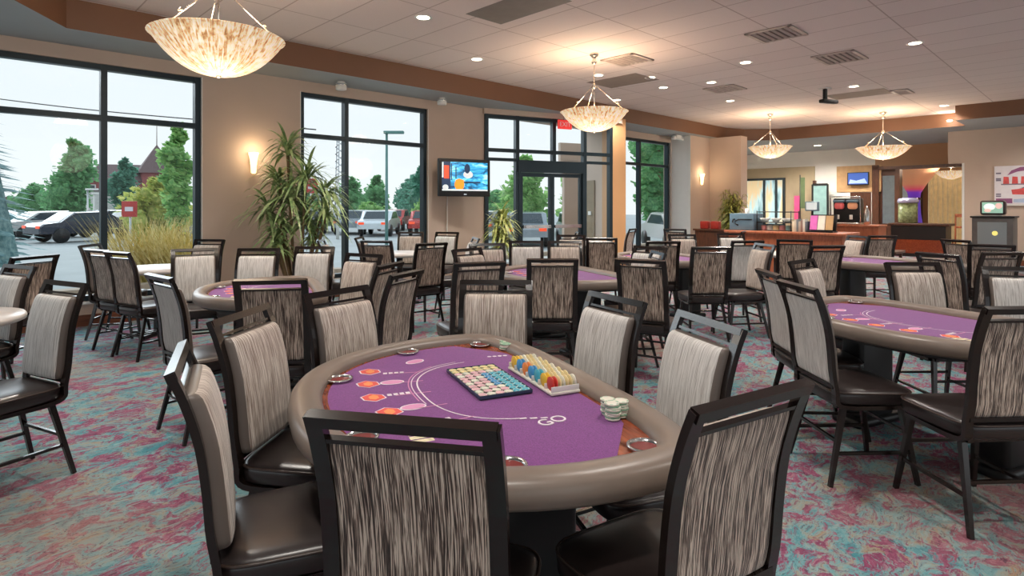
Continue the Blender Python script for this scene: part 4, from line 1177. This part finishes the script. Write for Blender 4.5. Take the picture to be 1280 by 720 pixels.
# ---- lobby things seen through the opening
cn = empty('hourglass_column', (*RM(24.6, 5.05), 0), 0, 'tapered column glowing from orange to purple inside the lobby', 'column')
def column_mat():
    m, nt, b = new_mat('painted uplight column')
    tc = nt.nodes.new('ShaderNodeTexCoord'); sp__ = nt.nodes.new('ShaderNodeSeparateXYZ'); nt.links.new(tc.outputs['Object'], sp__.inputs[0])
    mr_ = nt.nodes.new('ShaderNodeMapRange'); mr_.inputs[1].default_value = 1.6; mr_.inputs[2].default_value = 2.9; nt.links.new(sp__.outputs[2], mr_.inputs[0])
    rp = ramp_node(nt, [(0, sr(96,60,190)), (.28, sr(126,60,200)), (.36, sr(230,84,110)), (.5, sr(226,150,110)), (1, sr(206,158,120))])  # coloured uplight put into the ramp as colour and glow
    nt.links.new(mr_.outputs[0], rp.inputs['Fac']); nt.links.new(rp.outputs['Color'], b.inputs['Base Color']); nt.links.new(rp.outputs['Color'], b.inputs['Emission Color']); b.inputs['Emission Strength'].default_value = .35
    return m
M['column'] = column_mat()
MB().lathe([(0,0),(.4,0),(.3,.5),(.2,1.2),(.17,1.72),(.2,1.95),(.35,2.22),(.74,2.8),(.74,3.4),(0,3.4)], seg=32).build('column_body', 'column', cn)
MB().lathe([(.18,1.70),(.205,1.72),(.205,1.76),(.18,1.78)], seg=24).build('neck_ring', 'wood_dark', cn)
cyl = empty('glass_canister', (*RM(20.9, 4.45), .98), 0, 'tall glass drum of sweets with silver lid before the glowing column', 'canister')
MB().lathe([(.0,0),(.24,0),(.25,.02),(.25,.6),(.0,.6)], seg=28).build('glass_drum', mat('greenish sweets in glass', sr(128,136,96), .12, var=.5, vscale=14), cyl)
MB().lathe([(0,.6),(.27,.6),(.28,.66),(.24,.74),(.0,.76)], seg=28).build('lid', mat('silver violet lid', sr(186,184,214), .25, .5), cyl)
lt = empty('lobby_table', (*RM(20.9, 4.2), 0), YAW, 'dark red lobby counter below the glass drum', 'counter')
MB().bbox(-.4,.4,-.75,.6,0,.9).build('body', 'black', lt); MB().rbox((0,-.08,.94),(.9,1.5,.07),.02).build('countertop', 'wood_dark', lt)
MB().bbox(-.42,-.4,-.7,.55,.1,.5).build('red_panel', 'wood_red', lt)
for k in range(5):
    b_ = MB()
    P = []
    for i in range(25): P.append((.06*math.sin(i*1.3), -.7+i*.03))
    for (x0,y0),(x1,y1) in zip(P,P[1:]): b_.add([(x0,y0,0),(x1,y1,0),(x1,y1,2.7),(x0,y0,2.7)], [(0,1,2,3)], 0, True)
    o = b_.build('curtain', M.setdefault('curtain', mat('golden curtain', sr(226,202,152), .7, emit=sr(226,200,150), estr=.2)), loc=(*RM(26.6, 5.0-k*.72), .02), rz=YAW)  # slight glow put into the cloth to brighten it
    tag(o, ('golden curtain beside the pale lobby door','golden curtain right behind the glowing column','golden curtain in the middle of the lobby wall','golden curtain under the shallow lobby lamp','golden curtain hidden most by the jamb')[k], 'curtain', 'golden lobby curtains')
lc = empty('lobby_chair', (*RM(21.7, 3.25), 0), YAW+PI/2, 'orange wooden armless chair standing in the lobby by the jamb', 'chair')
MB().rbox((0,0,.46),(.44,.44,.05),.01).build('seat', 'wood_orange', lc)
b_ = MB()
for sx in (-1,1): b_.bar((sx*.2,-.2,.48),(sx*.2,-.24,1.25), .04,.04,up=(0,1,0))
b_.bar((-.2,-.24,1.2),(.2,-.24,1.2),.03,.1); b_.bar((-.2,-.22,.85),(.2,-.22,.85),.03,.06); b_.build('backrest', 'wood_orange', lc)
for sx in (-1,1):
    for sy in (-1,1): MB().bar((sx*.2,sy*.2,.44),(sx*.2,sy*.2,0), .04,.04,up=(0,1,0)).build('leg', 'wood_orange', lc)

# ---- grey kiosk, old television set and poster at the right wall
M['kiosk'] = mat('grey kiosk casing', sr(104,98,94), .45); glow('kiosk_glass', sr(120,124,124), .25)
x0 = Vector((10.40, 12.75, 0))
kk = empty('kiosk', x0, YAW+R(0), 'grey boxy kiosk with a dull screen before the tan wall', 'kiosk')
MB().rbox((.45,0,.62),(.8,.70,1.24),.015).build('cabinet', 'kiosk', kk)
MB().rbox((.45,0,1.25),(.86,.76,.04),.01).build('top_plate', 'black', kk)
b_ = MB(); b_.rbox((.045,0,.86),(.02,.50,.56),.008); scr = b_.build('screen', 'kiosk_glass', kk)
b_ = MB(); b_.disc((0,0,0), .05, 12); o = b_.build('lit_mark', mat('yellow light', sr(236,220,120), .3, emit=sr(236,220,120), estr=.8), scr, loc=(.033,-.05,.9)); o.rotation_euler = (0,R(-90),0)
ot = empty('portable_television', x0 + Vector((*RM(.42,.02),1.274)), YAW, 'small old television set with bright picture on top of the grey kiosk', 'television')
MB().rbox((0,0,.18),(.3,.44,.32),.05).build('casing', mat('dark red black casing', sr(58,34,34), .35), ot)
glow('tv_pink', sr(236,190,180), .8); glow('tv_white', sr(228,240,236), .9); glow('tv_green', sr(150,190,170), .7)
b_ = MB(); b_.add([(-.152,-.18,.06),(-.152,.18,.06),(-.152,.18,.3),(-.152,-.18,.3)], [(0,1,2,3)], 0)
for (cy,cz,ry,rz_,mi) in ((.05,.2,.1,.07,1),(-.11,.22,.06,.06,2),(.08,.12,.06,.04,2)): b_.add([(-.154-.001*mi,cy+ry*math.cos(2*PI*i/14),cz+rz_*math.sin(2*PI*i/14)) for i in range(14)], [tuple(range(14))], mi)
b_.build('picture', ['tv_green','tv_white','tv_pink'], ot)
MB().rbox((0,0,.012),(.22,.3,.025),.008).build('stand', 'plastic_white', ot)
ps = empty('poster', (*RM(19.27,1.48),2.02), YAW, 'white poster with red and purple emblems on the tan wall', 'poster')
M['poster_paper'] = mat('poster paper', sr(226,220,224), .5, var=.05); M['p_red'] = mat('poster red', sr(214,86,84), .5, var=.15, vscale=14); M['p_purple'] = mat('poster purple', sr(150,90,130), .5, var=.1); M['p_grey'] = mat('poster grey', sr(120,112,130), .5); M['p_blue'] = mat('poster pale blue', sr(176,190,214), .5)
b_ = MB(); b_.bbox(-.01,.02,-.75,.75,-.48,.48); b_.build('sheet', 'poster_paper', ps)
b_ = MB()
def pp_(pts, mi, dx): b_.add([(-.011-dx, -y, z) for y, z in pts], [tuple(range(len(pts)))], mi)
pp_([(-.5,.24),(-.42,.36),(-.25,.44),(.05,.45),(.3,.42),(.55,.3),(.55,.24),(.2,.34),(-.1,.36),(-.3,.33)], 1, .001)
for k in range(7): pp_([(-.58+k*.17,.02),(-.46+k*.17,.02),(-.47+k*.17,.2),(-.57+k*.17,.21)], 0, .001)
pp_([(-.62,.0),(.6,.0),(.6,.03),(-.62,.03)], 2, .0015)
pp_([(-.4,-.24),(.35,-.26),(.45,-.18),(.2,-.05),(-.05,-.03),(-.25,-.1),(-.42,-.12)], 0, .001)
pp_([(-.28,-.1),(-.05,.0),(.18,-.02),(.3,-.12),(.16,-.06),(-.04,-.05)], 2, .0015); pp_([(-.16,-.2),(.12,-.21),(.1,-.14),(-.12,-.13)], 3, .0018)
pp_([(-.72,-.46),(-.4,-.46),(-.4,-.34),(-.72,-.34)], 1, .001); pp_([(-.38,-.44),(.7,-.46),(.7,-.36),(.1,-.32),(-.38,-.36)], 4, .001)
for z in (.28,.14,.1,-.25,-.3): pp_([(-.72,z),(-.62,z),(-.62,z+.035),(-.72,z+.035)], 2, .001)
b_.build('printed_emblem', ['p_red','p_purple','p_grey','poster_paper','p_blue'], ps)
fr_ = MB(); fr_.bbox(-.015,.0,-.78,.78,-.52,-.485); fr_.build('lower_rail', 'plastic_white', ps)

# ================================================================ outside
M['asphalt'] = mat('pale asphalt', sr(168,172,172), .9, var=.08, vscale=.6)
M['pavers'] = mat('pale pavement', sr(196,194,188), .9, var=.05, vscale=2)
mb = MB(); mb.poly([(-140,VW+WT,-.16),(90,VW+WT,-.16),(90,140,-.16),(-140,140,-.16)]); room(mb, 'ground_parking', 'asphalt')
mb = MB(); mb.bbox(-40,26,VW+WT,VW+WT+3.2,-.3,-.06); room(mb, 'path_outside', 'pavers')
mb = MB(); mb.bbox(-40,26,VW+WT+3.2,VW+WT+3.5,-.3,.06); room(mb, 'kerb_outside', mat('kerb stone', sr(178,162,146), .9))
def translucent(m):
    # thin leaves: light from behind passes through
    nt = m.node_tree; b = nt.nodes['Principled BSDF']; out = [n for n in nt.nodes if n.type == 'OUTPUT_MATERIAL'][0]
    tl = nt.nodes.new('ShaderNodeBsdfTranslucent'); mx = nt.nodes.new('ShaderNodeMixShader'); mx.inputs[0].default_value = .45
    nt.links.new(b.inputs['Base Color'].links[0].from_socket, tl.inputs['Color'])
    nt.links.new(b.outputs[0], mx.inputs[1]); nt.links.new(tl.outputs[0], mx.inputs[2]); nt.links.new(mx.outputs[0], out.inputs['Surface'])
def tree(loc, h, cr, label, cols, n=900, base=.3, kind='round', leaf=.28, group=None, name='tree'):
    r = empty(name, (loc[0], loc[1], -.16), 0, label, 'tree', group)
    m = leaf_mat('tree leaf', *cols, .7); translucent(m)
    f = MB(); blobs = []
    if kind == 'round':
        z0, z1 = h*base, h
        for k in range(24):
            t = (k+random.random())/24; z = z0+(z1-z0)*t; w_ = cr*(1-abs(2*t-.75)**2*.55)
            a = random.random()*2*PI; q_ = random.uniform(0,.6)*w_
            blobs.append((q_*math.cos(a), q_*math.sin(a), z, w_*random.uniform(.38,.55)))
        for k in range(n):
            bx_, by_, bz_, br__ = random.choice(blobs)
            d = Vector((random.gauss(0,1),random.gauss(0,1),random.gauss(0,1))).normalized()*br__*random.uniform(.6,1.12)
            p = Vector((bx_,by_,min(bz_+d.z,h)))+Vector((d.x,d.y,0))
            t = Vector((random.gauss(0,1),random.gauss(0,1),random.gauss(0,.6))).normalized()*leaf*random.uniform(.35,.95); b2 = t.cross(Vector((random.random(),random.random(),1))).normalized()*leaf*.6
            f.add([p-t, p+b2, p+t, p-b2], [(0,1,2,3)])
        for bx_, by_, bz_, br__ in blobs:
            bm = bmesh.new(); bmesh.ops.create_icosphere(bm, subdivisions=2, radius=br__*.66)
            bm.verts.index_update()
            f.add([Vector((bx_,by_,bz_))+v.co*random.uniform(.86,1.08) for v in bm.verts], [[v.index for v in q_.verts] for q_ in bm.faces], 0, True); bm.free()
    else:
        for k in range(n):
            t = random.random()**.8; z = h*(.06+.94*t); w_ = cr*(1-t)**.9; a = random.random()*2*PI; rr = w_*random.uniform(.35,1)
            p = Vector((rr*math.cos(a), rr*math.sin(a), z)); out = Vector((math.cos(a), math.sin(a), -.25)); s2 = Vector((-math.sin(a), math.cos(a), .15))
            f.add([p-out*leaf, p+s2*leaf*.4, p+out*leaf*1.3, p-s2*leaf*.4], [(0,1,2,3)])
        f.lathe([(cr*.72,h*.05),(cr*.5,h*.4),(cr*.25,h*.75),(0.01,h*.97)], seg=14)
    f.build('crown', m, r)
    MB().tube([(0,0,0),(0,0,h*.6)], max(.06,h*.02), 8, scales=[1,.5]).build('trunk', 'stalk', r)
    return r
G1 = (sr(84,150,104), sr(152,204,140)); G2 = (sr(74,136,122), sr(130,182,152)); G3 = (sr(168,190,96), sr(232,226,140)); G4 = (sr(110,172,100), sr(190,224,144)); G5 = (sr(104,146,152), sr(176,206,204))
tree((-30.8,41.5), 6.3, 2.1, 'big dark green tree over the parked cars, in the first window', G1, 2600, .14, leaf=.30)
tree((-35.5,54), 5.9, 1.9, 'blue-green tree half behind the first mullion', G2, 1400, .15, leaf=.36)
tree((-10.3,18.2), 4.2, .75, 'slender leafy green tree at the edge of the first window', G4, 1500, .28, leaf=.16)
tree((-12.7,21), 2.6, 1.3, 'yellow-green tree with orange tint in front of the turret house', G3, 1600, .15, leaf=.17)
tree((-12.5,13.2), 5.6, 1.6, 'blue spruce cut by the frame edge', G5, 1500, .05, 'cone', .22)
tree((-44,54), 3.6, 2.4, 'pale green tree behind the blue spruce', G1, 600, .1, leaf=.34)
for x, y, h, c, lb in ((-19.6,72,5.0,2.6,'hazy green tree behind the trees of the second window, next to the mullion'),(-12.6,73,4.9,2.6,'hazy green tree behind the lamp post of the second window'),(-9.2,56,4.0,2.2,'green tree between lamp post and end tree in the second window'),(-21.5,62,4.2,2.6,'low green tree farthest towards the dracaena in the second window'),(-16.0,58,4.4,1.7,'green tree behind the mullion of the second window'),(-14.9,65,4.9,1.9,'rounded green tree just past the mullion of the second window'),(-11.0,62,3.9,2.4,'low green tree in the middle of the second window'),(-6.9,46,4.7,1.9,'taller green tree at the end of the second window'),
                  (-1.9,70,3.4,2.6,'distant low tree in the narrow entry pane'),(.8,34,4.4,1.9,'blue-green tree behind the entry door leaf'),(4.4,36,4.4,1.7,'green tree behind the second entry door leaf'),(9.0,36,8.6,2.1,'tall dark green tree filling the last window'),(12.6,41,7.5,1.8,'green tree at the pale end of the last window')):
    tree((x,y), h, c, lb, random.choice((G1,G2,G4)) if 'dark' not in lb else G1, 1300, .12, leaf=.34, group='trees beyond the parking lot')
for x, y, w_, h, lb in ((-10.6,44,2.3,1.9,'light green hedge shrub beneath the red sign'),(-5.9,39.5,1.5,2.3,'light green shrub before the taller end tree'),(-14.6,42,2.6,2.0,'light green shrub past the second mullion'),(8.3,27.0,1.6,2.2,'bright yellow-green shrub in the last window'),(-2.2,26,1.2,1.3,'small green shrub in the narrow entry pane')):
    tree((x,y), h, w_*.7, lb, G3 if 'yellow' in lb else G4, 900, .05, leaf=.2, name='shrub')
# ornamental grass clumps just outside the first window
M['grass_gold'] = leaf_mat('golden grass', sr(186,166,84), sr(240,220,160), .8)
g = MB()
for x in (-7.55, -7.15, -6.75, -6.35, -6.0):
    for i in range(230):
        a = random.random()*2*PI; l_ = random.uniform(.85,1.5); b0_ = (x + 6.75 + random.uniform(-.2,.2), random.uniform(-.2,.2) - (x+6.75)*.25, 0)
        strap(g, b0_, a, l_, .016, random.uniform(.97,1.0), random.uniform(.02,.12), 0, 3)
o = g.build('ornamental_grass', 'grass_gold', loc=(-6.75,11.55,-.06))
tag(o, 'golden ornamental grass growing outside the first window', 'grass', kind='stuff')
# cars
def car_proto():
    r = empty('parked_car')
    prof = [(-2.1,.42),(-2.12,.72),(-1.95,.86),(-1.35,.92),(-.75,1.36),(.55,1.40),(1.25,.98),(1.95,.86),(2.12,.62),(2.1,.40)]
    b_ = MB(); n = len(prof)
    def ring(y, ins): return [(x*(1-ins*.02), y, z-(ins*.03 if z > 1 else 0)) for x, z in prof]
    for y, ins in ((-.82,1),(-.70,0),(.70,0),(.82,1)): b_.v += ring(y*(1 if ins == 0 else 1), ins)
    for k in range(3):
        for q_ in range(n):
            r_ = (q_+1) % n; b_.f.append((k*n+q_,k*n+r_,(k+1)*n+r_,(k+1)*n+q_)); b_.m.append(0); b_.sm.append(False)
    b_.f.append(tuple(range(n))); b_.m.append(0); b_.sm.append(False); b_.f.append(tuple(3*n+q_ for q_ in range(n))); b_.m.append(0); b_.sm.append(False)
    b_.build('body', 'car_0', r)
    w_ = MB()
    for s in (-1,1): w_.add([(-1.1,s*.83,.95),(.98,s*.83,.97),(.48,s*.825,1.32),(-.68,s*.825,1.29)], [(0,1,2,3)])
    w_.add([(-1.33,-.66,.95),(-1.33,.66,.95),(-.79,.6,1.34),(-.79,-.6,1.34)], [(0,1,2,3)]); w_.add([(1.24,-.66,1.0),(1.24,.66,1.0),(.60,.6,1.39),(.60,-.6,1.39)], [(0,1,2,3)])
    w_.build('window_glass', 'car_glass', r)
    for sx in (-1.3,1.3):
        for sy in (-.78,.78):
            t = MB(); t.lathe([(0,-.1),(.3,-.1),(.33,-.06),(.33,.06),(.3,.1),(0,.1)], seg=18); o = t.build('wheel', 'black', r, (sx,sy,.33)); o.rotation_euler = (R(90),0,0)
    t = MB()
    for s in (-.6,.6): t.box((-2.11,s,.72),(.04,.3,.12))
    t.build('tail_light', 'px_red', r)
    return r
M['car_glass'] = mat('car glass', sr(54,66,74), .08, 0, var=0)
CARC = [sr(46,52,66), sr(210,208,206), sr(70,130,140), sr(226,232,236), sr(190,60,54), sr(150,160,168), sr(36,40,46)]
for i, c_ in enumerate(CARC): M[f'car_{i}'] = mat('car paint', c_, .2, .2, var=.03, coat=.5)
car = car_proto(); used_c = []
CARS = [(-20.0,27.5,62,0,'dark blue car parked nearest behind the first window'),(-23.6,30,58,1,'pale silver car beside the dark blue car'),(-29.4,33.6,20,2,'teal car parked under the big tree'),(-26.2,38.5,72,6,'black car behind the pale silver car'),(-23.6,37.0,75,5,'grey car behind the dark blue car, next to the mullion'),
        (-17.0,31,80,3,'white car just past the first mullion'),(-14.6,28,80,5,'grey car behind the golden grass'),(-11.6,27,85,3,'white car at the jamb of the first window'),
        (-12.0,36,95,0,'dark car next to the dracaena leaves in the second window'),(-9.4,35,95,5,'grey car just past the second mullion'),(-7.4,33,92,3,'white car nearest in the second window'),(-8.0,40,92,4,'red car behind the white one in the second window'),(-4.9,34,92,4,'red car by the end of the second window'),
        (-1.5,30,85,5,'grey car in the narrow entry pane'),(.6,25,90,5,'grey car behind the entry door leaf'),(2.9,25,92,3,'white car behind the second entry leaf'),(6.4,23,95,1,'silver car in the last window'),(10.9,32,95,3,'white car at the pale end of the last window')]
for x, y, a, ci, lb in CARS:
    o = place(car, used_c, (x,y,-.16), R(a), lb, 'car', 'cars in the parking lot')
    bd = [c for c in o.children if c.name.startswith('body')][0]
    if ci: bd.data = bd.data.copy(); bd.data.materials[0] = M[f'car_{ci}']
# turret house
hs = empty('street_house', (-44.8,69,-.16), R(20), 'reddish house with a pointed turret beyond the parking lot', 'house')
M['brick'] = mat('reddish siding', sr(150,84,84), .8); M['roof'] = mat('brown shingle roof', sr(112,92,92), .8); M['trim_w'] = mat('white trim', sr(220,216,212), .7)
MB().bbox(-4.5,2.4,0,5,0,4.6).build('house_wall', 'brick', hs)
MB().add([(-5,-.4,4.5),(3,-.4,4.5),(3,5.4,4.5),(-5,5.4,4.5),(-3.8,2.5,6.6),(1.8,2.5,6.6)], [(0,1,5,4),(1,2,5),(2,3,4,5),(3,0,4)]).build('roof', 'roof', hs)
MB().lathe([(0,0),(1.7,0),(1.7,5.6)], c=(2.6,.6,0), seg=8, smooth=False).build('tower', 'brick', hs)
MB().lathe([(2.3,5.5),(1.3,7.0),(.6,8.1),(.05,8.9),(.03,11.2),(0,11.2)], c=(2.6,.6,0), seg=8, smooth=False).build('turret_roof', 'roof', hs)
for x in (-3.8,-2.4,-1.0,.3):
    wd_ = MB().bbox(x-.4,x+.4,-.08,0,1.0,2.2).build('house_window', 'trim_w', hs); MB().bbox(x-.3,x+.3,-.1,-.08,1.1,2.1).build('pane', 'car_glass', wd_)
    wd_ = MB().bbox(x-.4,x+.4,-.08,0,3.0,4.1).build('house_window', 'trim_w', hs); MB().bbox(x-.3,x+.3,-.1,-.08,3.1,4.0).build('pane', 'car_glass', wd_)
gb = MB(); gb.bbox(-4,4,-2,2,0,3.0); gb.bbox(-4.2,4.2,-2.2,2.2,3.0,3.3,1); o = gb.build('store_building', ['trim_w','roof'], loc=(-38,58,-.16), rz=R(25)); tag(o, 'low pale flat-roofed building between tree and turret house', 'building')
rb = MB(); rb.bbox(-5,5,-2,2,0,2.2); rb.bbox(-5.2,5.2,-2.2,2.2,2.2,2.6,1); o = rb.build('store_building', ['trim_w','roof'], loc=(-58,62,-.16), rz=R(35)); tag(o, 'pale low building beyond the blue spruce at the frame edge', 'building')
# signs, posts and wires
def pole_sign(loc, h, label, kind):
    r = empty('street_sign', (*loc, -.16), 0, label, 'sign', None)
    MB().tube([(0,0,0),(0,0,h)], .035, 6).build('post', 'steel', r)
    b_ = MB()
    if kind == 'oct': b_.add([(.42*math.cos(PI/8+k*PI/4),-.05,h+.1+.42*math.sin(PI/8+k*PI/4)) for k in range(8)]+[(.42*math.cos(PI/8+k*PI/4),-.04,h+.1+.42*math.sin(PI/8+k*PI/4)) for k in range(8)], [tuple(range(8)),tuple(range(15,7,-1))])
    else: b_.rbox((0,-.05,h),(.5,.03,.5),.03)
    b_.build('plate', mat('red sign plate', sr(196,58,54), .5), r)
    b_ = MB(); b_.box((0,-.075,h),(.26,.01,.14)); b_.build('white_mark', 'white_print', r)
pole_sign((-12.2,18.8), 1.55, 'square red sign with white mark above the golden grass', 'sq')
pole_sign((-10.6,31.0), 2.6, 'red octagonal road sign in the second window', 'oct')
def post(loc, h, label, rad=.07, m='steel', head=True):
    r = empty('lamp_post', (*loc,-.16), 0, label, 'lamp post')
    MB().tube([(0,0,0),(0,0,h)], rad, 8, scales=[1,.7]).build('pole', m, r)
    if head: MB().rbox((.25,0,h),(.7,.2,.1),.03).build('lamp_head', m, r)
M['teal_metal'] = mat('green grey metal', sr(96,140,136), .5)
post((-4.35,20.4), 4.2, 'thin green-grey lamp post in the second window', .06, 'teal_metal')
post((-8.6,29), 3.0, 'white post by the parked cars in the second window', .08, 'plastic_white')
post((-24.9,34.5), 2.6, 'slim post beside the first mullion', .06)
post((-25.6,36), 2.4, 'slim post with lamp under the big tree', .06, 'plastic_white')
lt_ = empty('lattice_mast', (-14.5,50,-.16), 0, 'distant lattice mast beside the second mullion', 'mast')
b_ = MB()
for sx,sy in ((-1,-1),(1,-1),(1,1),(-1,1)): b_.tube([(sx*.45,sy*.45,0),(sx*.3,sy*.3,7.4)], .06, 5)
for k in range(12):
    for sx in (-1,1): b_.tube([(-.4*sx,-.4,k*.6),(.4*sx,-.4,k*.6+.6)], .04, 4)
b_.build('mast', 'steel', lt_)
wr_ = MB(); wr_.tube(cm([(-40,30,9.0),(-22,27,6.2),(-8,24,4.6)],20), .025, 5); o = wr_.build('street_cable', 'black'); tag(o, 'thin dark overhead cable crossing the first window', 'cable')
# metal railing and bench behind the second window

# ================================================================ daylight
w = bpy.data.worlds.new('overcast'); scene.world = w; w.use_nodes = True
nt = w.node_tree; bg = nt.nodes['Background']
tc = nt.nodes.new('ShaderNodeTexCoord'); sx = nt.nodes.new('ShaderNodeSeparateXYZ'); nt.links.new(tc.outputs['Generated'], sx.inputs[0])
rp = nt.nodes.new('ShaderNodeValToRGB'); e = rp.color_ramp.elements
e[0].position = 0; e[0].color = sr(240,245,247); e[1].position = .6; e[1].color = sr(214,232,244)
nt.links.new(sx.outputs[2], rp.inputs['Fac']); nt.links.new(rp.outputs['Color'], bg.inputs['Color'])
bg.inputs['Strength'].default_value = 1.13
scene.view_settings.view_transform = 'Standard'
scene.view_settings.look = 'None'
scene.view_settings.exposure = 0
scene.cycles.use_denoising = True
scene.cycles.max_bounces = 8
scene.cycles.transparent_max_bounces = 16

sd = bpy.data.lights.new('daylight_sun', 'SUN'); sd.energy = 2.6; sd.angle = R(50); sd.color = (.86,.94,1)
so = bpy.data.objects.new('daylight_sun', sd); COL.objects.link(so)
dv = Vector((.62, -.66, -.55)); so.rotation_euler = dv.to_track_quat('-Z', 'Y').to_euler()
